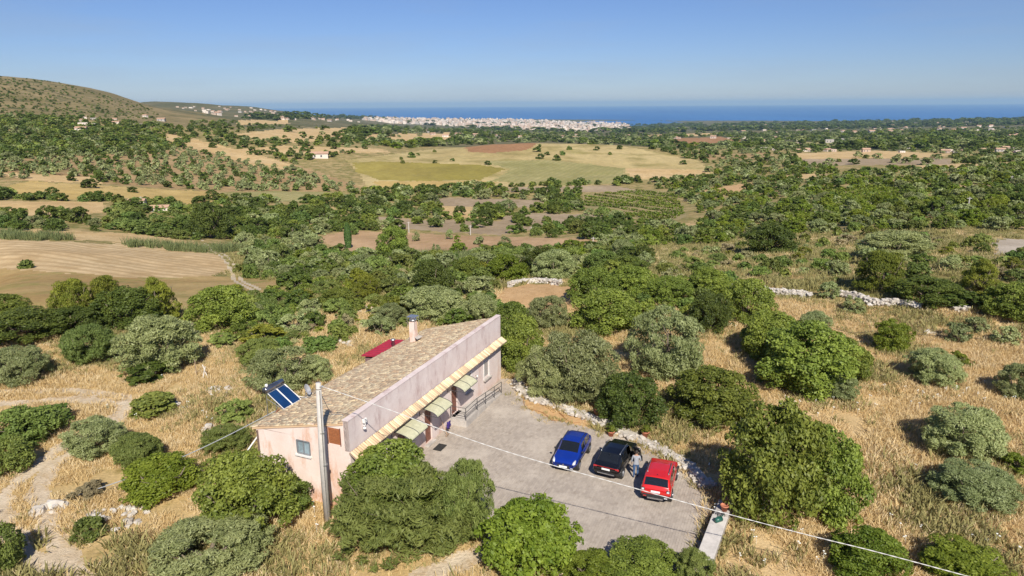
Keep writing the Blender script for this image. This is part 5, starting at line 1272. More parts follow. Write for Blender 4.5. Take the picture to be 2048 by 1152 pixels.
# doormat, broom with a rag, garden hose
o = bx('doormat', mat_plain('doormat', (.03, .028, .026), .95), None, -.45, .45, -.3, .3, .0, .03); o.location = tuple(np.array([*g(880, 896)[:2], .045])); o.rotation_euler = (0, 0, HROT); tag(o, 'black doormat on the pavers before the second door', 'doormat')
bp = hloc(g(893, 872)); br = empty('broom', tuple(hworld(bp[0], -.45, 0.03)), HROT); tag(br, 'broom leaning on the wall beside the second door', 'broom')
MB().tube([(0, -.2, .1), (.1, .40, 1.35)], .015, 6).build('handle', mat_plain('broom wood', (.45, .25, .1), .6), br); MB().box(-.18, .18, -.27, -.16, .0, .14).build('head', M_WOOD, br)
rg = MB()
for i in range(7):
    for j in range(6): rg.v.append((-.26 + i * .085, -.05 + .05 * math.sin(i * 1.7) + .03 * math.cos(j * 2 + i), .35 + j * .1 + .02 * math.sin(i * 2)))
rg.f = [(i * 6 + j, (i + 1) * 6 + j, (i + 1) * 6 + j + 1, i * 6 + j + 1) for i in range(6) for j in range(5)]
o = rg.build('purple_cloth', mat_plain('purple cloth', (.05, .025, .17), .9, var=.3), None, True, loc=tuple(hworld(bp[0] + .35, -.55, .1))); o.rotation_euler = (0, 0, HROT); o.modifiers.new('thick', 'SOLIDIFY').thickness = .015; tag(o, 'purple cloth hanging on a stand beside the broom', 'cloth')
o = MB().tube([hworld(bp[0] + .35, -.5, 0.03), hworld(bp[0] + .35, -.5, .98)], .02, 6).build('drying_stand', M_IRON); tag(o, 'thin iron stand holding the purple cloth', 'stand')
hp = smooth_line([g(*q)[:2] for q in ((1046, 795), (1052, 815), (1085, 826), (1105, 842), (1128, 836), (1118, 826), (1140, 845), (1160, 846))], 6)
o = MB().tube([(x, y, .05) for x, y in hp], .018, 6).build('garden_hose', mat_plain('orange hose', (.42, .20, .08), .6)); tag(o, 'thin orange brown hose curling along the stone bank', 'hose')
# fence stakes by the broad olive
for u, v, h, lean, lab in ((393, 752, 1.5, .0, 'thin upright stake by the broad olive'), (405, 758, 1.1, .35, 'pale stake leaning right near the broad olive'), (416, 756, 1.2, -.35, 'pale stake leaning left near the broad olive')):
    p = march([u], [v])[0]; o = MB().tube([(0, 0, -.1), (lean, .05, h)], .035, 6).build('fence_stake', M_WHITE if lean else M_WOOD, None, loc=tuple(p)); tag(o, lab, 'stake')

# ------------------------------------------------------------------ utility pole and cables
PB = g(656, 1041); pole = empty('utility_pole', tuple(PB)); tag(pole, 'tall tapered concrete utility pole at the house corner', 'utility pole')
_rd = rays(643, 764); _t = math.hypot(PB[0], PB[1]) / math.hypot(_rd[0], _rd[1]); PT = CAMZ + _t * _rd[2]
M_POLE = mat_plain('pole concrete', (.50, .465, .42), .9, var=.12, scale=3)
MB().tube([(0, 0, -.3), (0, 0, PT * .5), (.12, 0, PT)], [.22, .18, .14], 14).build('shaft', M_POLE, pole, True)
for z in (PT - .35, PT - 2.9, PT * .42): MB().lathe([(.2 - .008 * z + .012, -.03), (.2 - .008 * z + .012, .03)], 14, (.03 + .08 * z / PT, 0, z)).build('band', M_STEEL, pole)
MB().tube([(.05, -.2, .2), (.1, -.19, 3.4), (.2, -.16, PT - .4)], .022, 6).build('conduit', M_STEEL, pole)
MB().tube([(.1, -.1, PT - .2), (.35, -.12, PT - .2)], .02, 6).lathe([(.03, 0), (.05, .05), (.03, .1)], 8, (.35, -.12, PT - .22)).build('hook', M_STEEL, pole)
ptop = np.array([PB[0] + .2, PB[1] - .05, PT - .15])
M_CABLE = mat_plain('pale cable', (.56, .54, .51), .6); M_DCABLE = mat_plain('grey cable', (.30, .31, .32), .6)
ends = g(1388, 1060)[:2] - np.array([sdir.x, sdir.y]) / -sdir.z * 4.3
cab = [ptop]
dirw = (np.array([ends[0], ends[1]]) - ptop[:2])
for u, v in ((780, 820), (880, 858), (1000, 899), (1100, 929), (1250, 971), (1400, 1013), (1600, 1066), (1750, 1103), (1930, 1151), (2010, 1172)):
    cab.append(on_vertical(u, v, ptop[:2], dirw / np.linalg.norm(dirw)))
def twist(pts, r, n=6, off=.013, turns=1.2):
    L2 = smooth_line(pts, 14); mb = MB()
    for ph in (0, PI):
        s = np.r_[0, np.cumsum(np.linalg.norm(np.diff(L2, axis=0), axis=1))]
        mb.tube([p + np.array([0, math.cos(ph + q * turns * 6), math.sin(ph + q * turns * 6)]) * off for p, q in zip(L2, s)], r, n)
    return mb
o = twist(np.array(cab), .0145).build('overhead_cable', M_CABLE, None, True); tag(o, 'thick pale twisted cable stretching over the yard to the lower right', 'cable')
e1 = march([104], [1007])[0]; s1 = hworld(sx0 - .5, HD + .3, ZR + .1)
mids = [s1 * (1 - q) + e1 * q - np.array([0, 0, .5 * math.sin(q * PI)]) for q in np.linspace(0, 1, 9)]
o = MB().tube(smooth_line(mids, 4), .03, 6).build('slack_cable', M_DCABLE, None, True); tag(o, 'grey cable sagging from the roof edge down to the track bank', 'cable')
o = MB().tube(smooth_line([ptop - [0.1, 0, .1], (ptop + hworld(1.2, 2.0, roof_z(2) + .5)) / 2 - [0, 0, .5], hworld(1.2, 2.0, roof_z(2) + .12), hworld(.9, 1.0, roof_z(1) + .1), hworld(-.05, 1.75, 4.6), hworld(-.05, 1.9, 3.6)], 6), .018, 6).build('house_cable', M_DCABLE, None, True); tag(o, 'thin grey cable dropping from the pole to the roof corner', 'cable')
o = MB().tube(smooth_line([ptop - [0.1, 0, .2], (ptop + hworld(sx0 + 1.5, HD - .2, ZR + .4)) / 2 - [0, 0, .35], hworld(sx0 + 1.5, HD - .2, ZR + .25)], 8), .016, 6).build('house_cable', M_CABLE, None, True); tag(o, 'thin pale cable from the pole to the solar water heater', 'cable')
bc = [(1640, 655), (1700, 672), (1765, 668), (1830, 676), (1935, 684), (2048, 690)]
bcp = march([q[0] for q in bc], [q[1] for q in bc]); bcp[:, 2] += .35
o = MB().tube(smooth_line(bcp, 6), .02, 5).build('irrigation_hose', M_BLACK); tag(o, 'thin black hose strung across the upper meadow', 'hose')
# far utility poles
for i, (u, v, h, wh) in enumerate(((907, 540, 22, 'in the green belt behind the house'), (818, 466, 22, 'left of the brown strip'), (941, 470, 20, 'on the grey plot'), (1063, 470, 16, 'by the dark trees of the brown strip'), (1186, 490, 16, 'at the right end of the brown strip'), (535, 432, 14, 'in the wooded valley left of the cypress'), (283, 405, 12, 'by the valley huts'), (1934, 428, 34, 'among the orchards on the right'), (2021, 370, 18, 'at the right edge above the orchards'))):
    p = march([u], [v])[0]; hh = h / px_scale(p); e = empty('utility_pole', tuple(p)); tag(e, 'distant pale utility pole ' + wh, 'utility pole', 'distant utility poles')
    MB().tube([(0, 0, -.3), (0, 0, hh)], [.19, .13], 8).build('shaft', M_POLE, e); MB().box(-.7, .7, -.06, .06, hh - .45, hh - .33).build('crossarm', M_POLE, e)

# ------------------------------------------------------------------ cars
def paint(name, col, metal=.35):
    t = NT(name); tc = t.node('ShaderNodeTexCoord').outputs['Object']; n = t.noise(tc, 1.5, 4)
    t.color(t.mix(t.ramp(n, .3, .7), col, tuple(c * .85 for c in col))); t.b.inputs['Metallic'].default_value = metal; t.rough(.32)
    t.b.inputs['Coat Weight'].default_value = 1; t.b.inputs['Coat Roughness'].default_value = .04; return t.m
M_TINT = mat_plain('tinted glass', (.012, .014, .017), .06, var=.1, coat=.5)
M_CLAD = mat_plain('black cladding', (.025, .025, .027), .65)
M_RIM = mat_plain('alloy rim', (.42, .42, .43), .3, .85)
M_LAMP = mat_plain('clear lamp', (.72, .74, .76), .08, .2, coat=1); M_TAIL = mat_plain('tail lamp', (.42, .02, .02), .15, coat=1)
M_PLATE = mat_plain('number plate', (.82, .82, .80), .5, var=.03); M_DARKIN = mat_plain('dark interior', (.025, .024, .023), .9)

def car(name, label, L, W, Ht, keys, mat, wins, doors, loc, az, front_ws, rear_ws, open_door=None, rails=True, clad=M_CLAD):
    """keys: (x/L from the rear, bottom, belt, top, half width factor, top width factor)"""
    root = empty(name, loc, PI / 2 - R(az)); tag(root, label, 'car', 'cars parked in the yard')
    K = np.array(keys, float); xs = np.unique(np.round(np.concatenate([np.linspace(0, 1, 45), K[:, 0], [w for d in (wins + doors + [front_ws, rear_ws]) for w in d]]), 4))
    hw = W / 2; rings = []
    for x in xs:
        zb, zm, zt_, wf_, tf = [np.interp(x, K[:, 0], K[:, i]) for i in range(1, 6)]
        w = hw * wf_; tw = w * tf
        zm = min(zm, zt_ - .03)
        rings.append([(0, zb), (w - .16, zb), (w - .03, zb + .1), (w, zb + .26), (w + .005, zb + .55 * (zm - zb)), (w - .015, zm - .06), (w - .05, zm), (tw + .035, zt_ - .075 if zt_ - zm > .15 else zt_ - .012), (tw - .05, zt_ - .018 if zt_ - zm > .15 else zt_ - .006), (tw * .5, zt_ + .006), (0, zt_ + .012)])
    n = len(rings[0]); full = []
    for x, r in zip(xs, rings):
        row = [((x - .5) * L, y, z) for y, z in r] + [((x - .5) * L, -y, z) for y, z in r[-2:0:-1]]
        full.append(row)
    m2 = len(full[0]); V = [v for row in full for v in row]
    def seg_of(k): return k if k < n - 1 else m2 - 1 - k    # mirrored segment number
    parts = {}
    for i in range(len(xs) - 1):
        xm = (xs[i] + xs[i + 1]) / 2
        for k in range(m2):
            s = seg_of(k); side = 'left' if k < n - 1 else 'right'; key = 'body'
            if s in (8, 9) and front_ws[0] < xm < front_ws[1]: key = 'windshield'
            elif s in (8, 9) and rear_ws[0] < xm < rear_ws[1]: key = 'rear_window'
            elif s == 6 and any(a < xm < b for a, b in wins): key = ('side_window', side, [j for j, (a, b) in enumerate(wins) if a < xm < b][0])
            elif s in (3, 4, 5) and any(a < xm < b for a, b in doors): key = ('door', side, [j for j, (a, b) in enumerate(doors) if a < xm < b][0])
            elif s in (0, 1, 2): key = 'cladding'
            parts.setdefault(key, []).append((i * m2 + k, i * m2 + (k + 1) % m2, (i + 1) * m2 + (k + 1) % m2, (i + 1) * m2 + k))
    parts['body'].append(tuple(range(m2))); e = (len(xs) - 1) * m2; parts['body'].append(tuple(e + k for k in range(m2))[::-1])
    O = {}
    for key, fs in parts.items():
        nm = key if isinstance(key, str) else key[0]
        used = sorted({i for f_ in fs for i in f_}); mp = {a: b for b, a in enumerate(used)}
        mb = MB(); mb.v = [V[i] for i in used]; mb.f = [tuple(mp[i] for i in f_) for f_ in fs]
        mt = M_TINT if 'wind' in nm else clad if nm == 'cladding' else mat
        me = bpy.data.meshes.new(nm); me.from_pydata(mb.v, [], mb.f); me.materials.append(mt)
        bm = bmesh.new(); bm.from_mesh(me)
        for f_ in bm.faces: f_.smooth = len(f_.verts) < 6
        bm.normal_update(); bm.to_mesh(me); bm.free()
        # faces wind so that they look outward
        if len(me.polygons):
            c0 = Vector((0, 0, Ht * .45)); s_ = sum(p.normal.dot(p.center - Vector((p.center.x * .8, 0, Ht * .45))) * p.area for p in me.polygons)
            if s_ < 0: me.flip_normals()
        o = bpy.data.objects.new(nm, me); O[key] = o
    for key, o in O.items():
        par = root
        if key != 'body' and isinstance(key, tuple) and key[0] == 'side_window':
            for j, (a, b) in enumerate(doors):
                wa, wb = wins[key[2]]
                if a < (wa + wb) / 2 < b: par = O.get(('door', key[1], j), root)
        link(o, par)
    if open_door:
        side, j, ang = open_door; o = O['door', side, j]; hx = (doors[j][1] - .5) * L; hy = hw * (1 if side == 'left' else -1) * .98
        T = Matrix.Translation((hx, hy, 0)) @ Matrix.Rotation(ang, 4, 'Z') @ Matrix.Translation((-hx, -hy, 0)); o.matrix_local = T
        for q in [o] + list(o.children): q.modifiers.new('thick', 'SOLIDIFY').thickness = .05
        ir = MB().box((doors[j][0] - .5) * L, (doors[j][1] - .5) * L, -hw + .12, hw - .12, .32, .4).build('cabin_floor', M_DARKIN, root)
        for sy in (-1, 1):
            cx_ = (doors[j][0] + .05 - .5) * L + .35; st = MB().box(cx_ - .25, cx_ + .25, sy * .38 - .24, sy * .38 + .24, .4, .62).build('seat', M_DARKIN, root, bevel=.05)
            MB().box(cx_ - .36, cx_ - .24, sy * .38 - .23, sy * .38 + .23, .6, 1.2).build('backrest', M_DARKIN, st, bevel=.05)
    # wheels with arches
    wr = .335 * Ht / 1.6
    for wx in (.18, .80):
        for sy in (-1, 1):
            x = (wx - .5) * L; y = sy * (hw - .12)
            wh = empty('wheel'); wh.parent = root; wh.location = (x, y, wr)
            MB().tube([(0, -.10, 0), (0, -.09, 0), (0, .09, 0), (0, .10, 0)], [wr * .86, wr, wr, wr * .86], 22).build('tyre', M_BLACK, wh, True)
            ri = MB().tube([(0, sy * .085, 0), (0, sy * .106, 0)], [wr * .66, wr * .62], 18)
            for k in range(5):
                a = 2 * PI * k / 5; ri.tube([(0, sy * .112, 0), (math.cos(a) * wr * .6, sy * .112, math.sin(a) * wr * .6)], .035, 5)
            ri.build('rim', M_RIM, wh)
            ar = MB(); N_ = 12
            for k in range(N_ + 1):
                a = PI * k / N_
                for rr_, yy in ((wr * 1.08, hw - .06), (wr * 1.08, hw + .022), (wr * 1.26, hw + .016), (wr * 1.26, hw - .06)): ar.v.append((x + rr_ * math.cos(a), sy * yy, wr + rr_ * math.sin(a)))
            ar.f = [(4 * k + q_, 4 * k + (q_ + 1) % 4, 4 * k + 4 + (q_ + 1) % 4, 4 * k + 4 + q_) for k in range(N_) for q_ in range(4)]
            ar.build('wheel_arch', clad, root)
            ww = MB().tube([(x, sy * (hw - .3), wr), (x, sy * (hw + .008), wr)], wr * 1.12, 20); ww.build('wheel_well', M_BLACK, root)
            wh.location.y = sy * (hw - .06)
    F2 = lambda x: (x - .5) * L
    zt = lambda x: np.interp(x, K[:, 0], K[:, 3]); zm_ = lambda x: np.interp(x, K[:, 0], K[:, 2]); wx_ = lambda x: hw * np.interp(x, K[:, 0], K[:, 4])
    for sy in (-1, 1):
        mx = front_ws[0] + (front_ws[1] - front_ws[0]) * .72; mr = MB().box(-.06, .06, -.08, .08, -.05, .07).build('mirror', M_CLAD, root, bevel=.03); mr.location = (F2(mx), sy * (hw + .08), zm_(mx) + .1)
        for a, b in doors: MB().box(F2(a) + .1, F2(a) + .28, sy * (hw + .004), sy * (hw + .03), zm_(a) - .2, zm_(a) - .165).build('handle', mat, root)
        if rails: MB().tube([(F2(.2), sy * (hw * .70), zt(.2) + .035), (F2(.25), sy * hw * .71, zt(.25) + .065), (F2(.52), sy * hw * .71, zt(.52) + .065), (F2(.58), sy * hw * .70, zt(.58) + .03)], .022, 6).build('roof_rail', M_RIM if rails == 'silver' else M_CLAD, root, True)
    MB().tube([(F2(.17), 0, zt(.2)), (F2(.14), 0, zt(.2) + .12)], [.03, .008], 6).build('antenna', M_CLAD, root)
    return root, F2, hw, zt, zm_
def plate(root, x, z, nx, text):
    p = MB().box(-.008, .008, -.26, .26, -.058, .058).build('number_plate', M_PLATE, root); p.location = (x, 0, z); p.rotation_euler = (0, 0, 0)
    return p

# red boxy off-roader, tail to the camera
CSC = 0.93
red_keys = [(0, .46, .86, .92, .90, .9), (.012, .40, .95, 1.02, .97, .88), (.03, .36, 1.0, 1.10, 1.0, .86), (.085, .34, 1.04, 1.52, 1.0, .80), (.12, .33, 1.05, 1.63, 1.0, .79), (.3, .3, 1.05, 1.68, 1.0, .79), (.5, .3, 1.04, 1.67, 1.0, .79), (.60, .3, 1.03, 1.60, 1.0, .79), (.735, .3, 1.02, 1.12, 1.0, .82), (.77, .3, 1.0, 1.07, 1.0, .85), (.93, .34, .93, .99, .98, .86), (.975, .38, .84, .90, .93, .9), (1, .46, .70, .76, .84, .92)]
sc = lambda ks: [(k[0], *(CSC * q for q in k[1:4]), k[4], k[5]) for k in ks]
rp_ = g(1311, 998, .4); RED_AZ = 20
def rear_at(u, v, z, az, L): p = g(u, v, z); d = np.array([math.sin(R(az)), math.cos(R(az))]); q = p[:2] + d * L / 2; return (q[0], q[1], .03)
LR_ = 3.98
root, F2, hw, zt, zm = car('parked_car', 'red boxy off-roader parked tail first beside the big carob', LR_, 1.74, 1.57, sc(red_keys), paint('red car paint', (.66, .016, .014), .05), [(.13, .19), (.22, .38), (.41, .60)], [(.22, .40), (.40, .64)], rear_at(1310, 997, .4, RED_AZ, LR_), RED_AZ, (.60, .735), (.04, .105), rails='silver')
plate(root, F2(0) - .012, .80, -1, ''); MB().box(F2(0) - .03, F2(0) + .03, -.74, .74, .40, .62).build('rear_bumper', M_CLAD, root, bevel=.02); bx('skid_plate', M_RIM, root, F2(0) - .04, F2(0) - .02, -.45, .45, .33, .42)
for sy in (-1, 1):
    tl = MB().box(F2(0) - .02, F2(0) + .06, sy * .72 - .1, sy * .72 + .1, .80, .98).build('tail_light', M_CLAD, root, bevel=.03); MB().box(F2(0) - .03, F2(0) - .019, sy * .72 - .07, sy * .72 + .07, .83, .95).build('lens', M_LAMP, tl)
    MB().box(F2(1) - .1, F2(1) + .01, sy * .55 - .1, sy * .55 + .1, .6, .72).build('headlight', M_LAMP, root, bevel=.03)
    MB().box(F2(0) - .045, F2(0) - .028, sy * .6 - .09, sy * .6 + .09, .46, .52).build('reflector', M_TAIL if sy > 0 else M_LAMP, root)
# black crossover, right front door open
blk_keys = [(0, .48, .80, .86, .90, .92), (.015, .42, .92, 1.0, .97, .9), (.04, .38, .99, 1.06, 1.0, .86), (.10, .35, 1.03, 1.28, 1.0, .78), (.20, .33, 1.03, 1.56, 1.0, .74), (.35, .31, 1.01, 1.63, 1.0, .74), (.5, .3, .99, 1.63, 1.0, .74), (.58, .3, .98, 1.56, 1.0, .75), (.72, .3, .97, 1.10, 1.0, .8), (.76, .3, .96, 1.04, 1.0, .84), (.92, .34, .90, .95, .97, .86), (.975, .38, .78, .84, .91, .9), (1, .46, .66, .72, .80, .92)]
LB_ = 4.2; BAZ = 27
root, F2, hw, zt, zm = car('parked_car', 'black sloping crossover with its driver door open between two cars', LB_, 1.72, 1.52, sc(blk_keys), paint('black car paint', (.006, .007, .010), .3), [(.2, .29), (.31, .44), (.46, .60)], [(.29, .45), (.45, .66)], rear_at(1211, 950, .4, BAZ, LB_), BAZ, (.575, .725), (.075, .205), open_door=('right', 1, R(62)), rails='silver')
plate(root, F2(0) - .012, .76, -1, ''); bx('rear_bumper', M_RIM, root, F2(0) - .03, F2(0) + .0, -.55, .55, .42, .5, bevel=.02); bx('light_bar', M_TAIL, root, F2(.012) - .03, F2(.012) + .01, -.68, .68, .86, .89)
for sy in (-1, 1):
    MB().box(F2(.01) - .03, F2(.01) + .06, sy * .70 - .12, sy * .70 + .12, .76, .9).build('tail_light', M_TAIL, root, bevel=.03); MB().box(F2(1) - .12, F2(1) + .01, sy * .5 - .12, sy * .5 + .12, .56, .66).build('headlight', M_LAMP, root, bevel=.03)
# blue compact crossover, nose to the camera
blu_keys = [(0, .48, .78, .84, .90, .92), (.015, .42, .92, .98, .97, .9), (.05, .38, .99, 1.12, 1.0, .84), (.13, .34, 1.01, 1.42, 1.0, .78), (.22, .32, 1.0, 1.52, 1.0, .77), (.4, .3, .98, 1.56, 1.0, .77), (.5, .3, .96, 1.53, 1.0, .77), (.56, .3, .95, 1.47, 1.0, .77), (.72, .3, .94, 1.08, 1.0, .81), (.75, .3, .93, 1.02, 1.0, .84), (.90, .32, .86, .92, .98, .85), (.965, .36, .74, .80, .92, .88), (1, .44, .60, .66, .80, .9)]
LU_ = 3.85; UAZ = 22 + 180
fp = g(1126, 937, .35); dU = np.array([math.sin(R(UAZ)), math.cos(R(UAZ))]); uc = fp[:2] - dU * LU_ / 2
root, F2, hw, zt, zm = car('parked_car', 'blue compact crossover parked nose to the camera', LU_, 1.66, 1.46, sc(blu_keys), paint('blue car paint', (.008, .042, .36), .35), [(.14, .2), (.22, .39), (.42, .58)], [(.22, .40), (.40, .65)], (uc[0], uc[1], .03), UAZ, (.555, .725), (.05, .135), rails=True)
plate(root, F2(1) + .012, .46, 1, ''); bx('grille', M_CLAD, root, F2(1) - .02, F2(1) + .004, -.42, .42, .33, .55, bevel=.02); MB().tube([(F2(1) + .0, 0, .60), (F2(1) + .012, 0, .60)], .05, 12).build('badge', M_RIM, root)
for sy in (-1, 1):
    hl = MB().tube([(F2(.985) - .0, sy * .60, .61), (F2(.955), sy * .66, .69), (F2(.90), sy * .70, .80)], [.06, .10, .05], 10).build('headlight', M_LAMP, root, True)
    MB().box(F2(1) - .03, F2(1) + .01, sy * .55 - .09, sy * .55 + .09, .36, .42).build('fog_light', M_LAMP, root, bevel=.02); MB().box(F2(0) - .02, F2(0) + .06, sy * .6 - .1, sy * .6 + .1, .72, .82).build('tail_light', M_TAIL, root, bevel=.02)
sh_ = bx('sunshade_mirror', M_LAMP, root, F2(.60), F2(.60) + .02, -.1, .1, zt(.6) - .12, zt(.6) - .06)

# ------------------------------------------------------------------ the person standing at the open door
def person():
    p = g(1271, 956); root = empty('person', (p[0], p[1], .03), R(-12)); tag(root, 'person in grey shirt and blue jeans seen from behind at the open car door', 'person')
    S = 1.78 / 1.75
    J = {'pelvis': (0, 0, .95, .155), 'waist': (0, .0, 1.08, .145), 'chest': (0, .03, 1.3, .165), 'upch': (0, .03, 1.42, .15), 'neck': (0, .03, 1.52, .062), 'head0': (0, .05, 1.60, .075), 'head1': (0, .06, 1.68, .098), 'head2': (0, .05, 1.745, .07)}
    E_ = [('pelvis', 'waist'), ('waist', 'chest'), ('chest', 'upch'), ('upch', 'neck'), ('neck', 'head0'), ('head0', 'head1'), ('head1', 'head2')]
    for s, n_ in ((-1, 'l'), (1, 'r')):
        st = .10 if s > 0 else -.06
        J.update({'hip' + n_: (s * .1, 0, .90, .105), 'thigh' + n_: (s * .105, st * .4, .70, .092), 'knee' + n_: (s * .105, st + .03, .50, .064), 'calf' + n_: (s * .11, st * 1.0, .33, .062), 'ankle' + n_: (s * .11, st, .09, .042), 'heel' + n_: (s * .11, st + .05, .045, .045), 'toe' + n_: (s * .125, st + .2, .035, .036)})
        E_ += [('pelvis', 'hip' + n_), ('hip' + n_, 'thigh' + n_), ('thigh' + n_, 'knee' + n_), ('knee' + n_, 'calf' + n_), ('calf' + n_, 'ankle' + n_), ('ankle' + n_, 'heel' + n_), ('heel' + n_, 'toe' + n_)]
        fw = .14 if s > 0 else .02; up = .12 if s > 0 else 0
        J.update({'sho' + n_: (s * .185, .03, 1.43, .075), 'uarm' + n_: (s * .235, .02, 1.3, .058), 'elb' + n_: (s * .265, .02 + fw * .3, 1.14, .046), 'farm' + n_: (s * .27, .06 + fw, 1.02 + up * .5, .041), 'wri' + n_: (s * .27, .1 + fw * 1.6, .92 + up, .028), 'palm' + n_: (s * .27, .13 + fw * 1.8, .85 + up, .034)})
        E_ += [('upch', 'sho' + n_), ('sho' + n_, 'uarm' + n_), ('uarm' + n_, 'elb' + n_), ('elb' + n_, 'farm' + n_), ('farm' + n_, 'wri' + n_), ('wri' + n_, 'palm' + n_)]
        px_, py_, pz_, _ = J['palm' + n_]
        for k, (dx, dl) in enumerate(((-.024, .075), (-.008, .085), (.008, .08), (.024, .065))):
            a, b = f'f{k}a' + n_, f'f{k}b' + n_
            J[a] = (px_ + s * .006, py_ + dx + .012, pz_ - .045, .0095); J[b] = (px_ - s * .012, py_ + dx + .02, pz_ - .045 - dl * .6, .008); E_ += [('palm' + n_, a), (a, b)]
        J['tha' + n_] = (px_ - s * .02, py_ + .04, pz_ + .0, .011); J['thb' + n_] = (px_ - s * .03, py_ + .06, pz_ - .035, .009); E_ += [('palm' + n_, 'tha' + n_), ('tha' + n_, 'thb' + n_)]
    names_ = list(J); me = bpy.data.meshes.new('body'); me.from_pydata([Vector(J[k][:3]) * S for k in names_], [(names_.index(a), names_.index(b)) for a, b in E_], [])
    o = bpy.data.objects.new('body', me); C.objects.link(o)
    sk = o.modifiers.new('skin', 'SKIN'); sk.use_smooth_shade = True
    for i, k in enumerate(names_):
        r_ = J[k][3] * S; d = me.skin_vertices[0].data[i]; d.radius = (r_, r_ * (.72 if k in ('pelvis', 'waist', 'chest', 'upch') else 1)); d.use_root = k == 'pelvis'
    o.modifiers.new('sub', 'SUBSURF').levels = 2; o.modifiers['sub'].render_levels = 2
    dg = bpy.context.evaluated_depsgraph_get(); m2 = bpy.data.meshes.new_from_object(o.evaluated_get(dg)); bpy.data.objects.remove(o)
    for mm in (mat_plain('grey shirt', (.34, .35, .38), .9, var=.2, scale=9), mat_plain('blue jeans', (.045, .10, .22), .9, var=.3, scale=9), mat_plain('skin', (.42, .24, .16), .6, var=.05), mat_plain('dark shoes', (.035, .035, .04), .6)): m2.materials.append(mm)
    for pl_ in m2.polygons:
        c = pl_.center; pl_.use_smooth = True
        if c.z > 1.50 * S: pl_.material_index = 2
        elif abs(c.x) > .2 * S and c.z < .95 * S: pl_.material_index = 2
        elif abs(c.x) > .2 * S: pl_.material_index = 0
        elif c.z < .075 * S: pl_.material_index = 3
        elif c.z < .93 * S: pl_.material_index = 1
    b = bpy.data.objects.new('body', m2); link(b, root)
    hb = bmesh.new(); bmesh.ops.create_uvsphere(hb, u_segments=16, v_segments=10, radius=.112 * S)
    for v in list(hb.verts):
        if v.co.z < -.045 or (v.co.y > .05 and v.co.z < .045): hb.verts.remove(v)
    for v in hb.verts: v.co = Vector((v.co.x * .9, v.co.y * 1.05, v.co.z * 1.1)) + Vector((0, .05, 1.70)) * S
    hm = bpy.data.meshes.new('hair'); hb.to_mesh(hm); hb.free(); hm.materials.append(mat_plain('dark hair', (.035, .026, .02), .7)); ho = bpy.data.objects.new('hair', hm); link(ho, root); ho.modifiers.new('thick', 'SOLIDIFY').thickness = .015
    fc = MB().add([(-.014, .15, 1.66), (.014, .15, 1.66), (0, .175, 1.665), (0, .148, 1.71)], [(0, 1, 2), (0, 2, 3), (1, 3, 2)]); fc.v = [tuple(S * q for q in v) for v in fc.v]; fc.build('nose', MATS['skin'], root)
    for s in (-1, 1):
        MB().lathe([(.008, -.02), (.022, 0), (.008, .024)], 8, (s * .1 * S, .05 * S, 1.68 * S)).build('ear', MATS['skin'], root, True); MB().lathe([(.003, -.01), (.011, 0), (.003, .01)], 8, (s * .035 * S, .148 * S, 1.69 * S)).build('eye', M_BLACK, root, True)
    MB().box(-.025 * S, .025 * S, .142 * S, .15 * S, 1.625 * S, 1.633 * S).build('mouth', mat_plain('lips', (.3, .1, .09), .6), root)
person()

# ------------------------------------------------------------------ the far white town, farmhouses and huts
M_TOWN = [mat_plain(f'town wall {i}', c, .9, var=.1, scale=.05) for i, c in enumerate(((.60, .50, .42), (.68, .59, .51), (.48, .37, .29), (.42, .38, .34)))]
M_ROOFT = mat_plain('town roof', (.48, .30, .20), .9)
M_DARKW = mat_plain('far window', (.10, .11, .12), .4)
def building_mesh(seed, win=False):
    rng = random.Random(seed); mb = MB(); w, d, h = 1, rng.uniform(.6, 1.1), rng.uniform(.5, 1.3); mb.box(-.5, .5, -d / 2, d / 2, -.5, h)
    if rng.random() < .5: mb.box(-.3, .1, -d / 4, d / 4, h, h + .22)
    if rng.random() < .4: mb.box(.5, .85, -d / 2, d / 3, -.5, h * .6)
    return mb.mesh('building', M_TOWN[seed % 4])
BM = [building_mesh(i) for i in range(8)]
def px_fill(poly, n):
    us = [q[0] for q in poly]; vv = [q[1] for q in poly]; U = RNG.uniform(min(us), max(us), n * 4); V = RNG.uniform(min(vv), max(vv), n * 4)
    m_ = in_poly(U, V, poly); return march(U[m_][:n], V[m_][:n], 900)
tp = px_fill(TOWN, 1900); tp = tp[~np.isnan(tp[:, 0])]
tp = tp[np.argsort(np.hypot(tp[:, 0], tp[:, 1]))]
def town_size(): s = random.uniform(11, 27) * (1.6 if random.random() < .15 else 1); return s
for i, p in enumerate(tp[:280]):
    o = bpy.data.objects.new('town_building', BM[random.randrange(8)]); link(o); o.location = tuple(p); s = town_size(); o.scale = (s, s, random.uniform(5, 18)); o.rotation_euler = (0, 0, random.uniform(-.5, .5)); tag(o, 'tiny pale block in the near rows of the far white town', 'building', 'blocks of the far white town')
rest = tp[280:]
if len(rest): scatter('far_town', rest, np.array([(s, s, random.uniform(5, 20)) for s in [town_size() for _ in rest]]), np.stack([np.zeros(len(rest)), np.zeros(len(rest)), RNG.uniform(-.5, .5, len(rest))], 1), RNG.integers(0, 8, len(rest)), BM, 'pale mass of the far white town before the sea', 'town')
def farmhouse_mesh(seed):
    mb = MB(); d = .6; mb.box(-.5, .5, -d / 2, d / 2, -.3, .42); me = mb.mesh('farmhouse', M_TOWN[seed % 4])
    return me
def gable_roof():
    return MB().add([(-.54, -.36, .4), (.54, -.36, .4), (.54, .36, .4), (-.54, .36, .4), (-.54, 0, .58), (.54, 0, .58)], [(0, 1, 5, 4), (2, 3, 4, 5), (0, 4, 3), (1, 2, 5), (0, 3, 2, 1)]).mesh('roof', M_ROOFT)
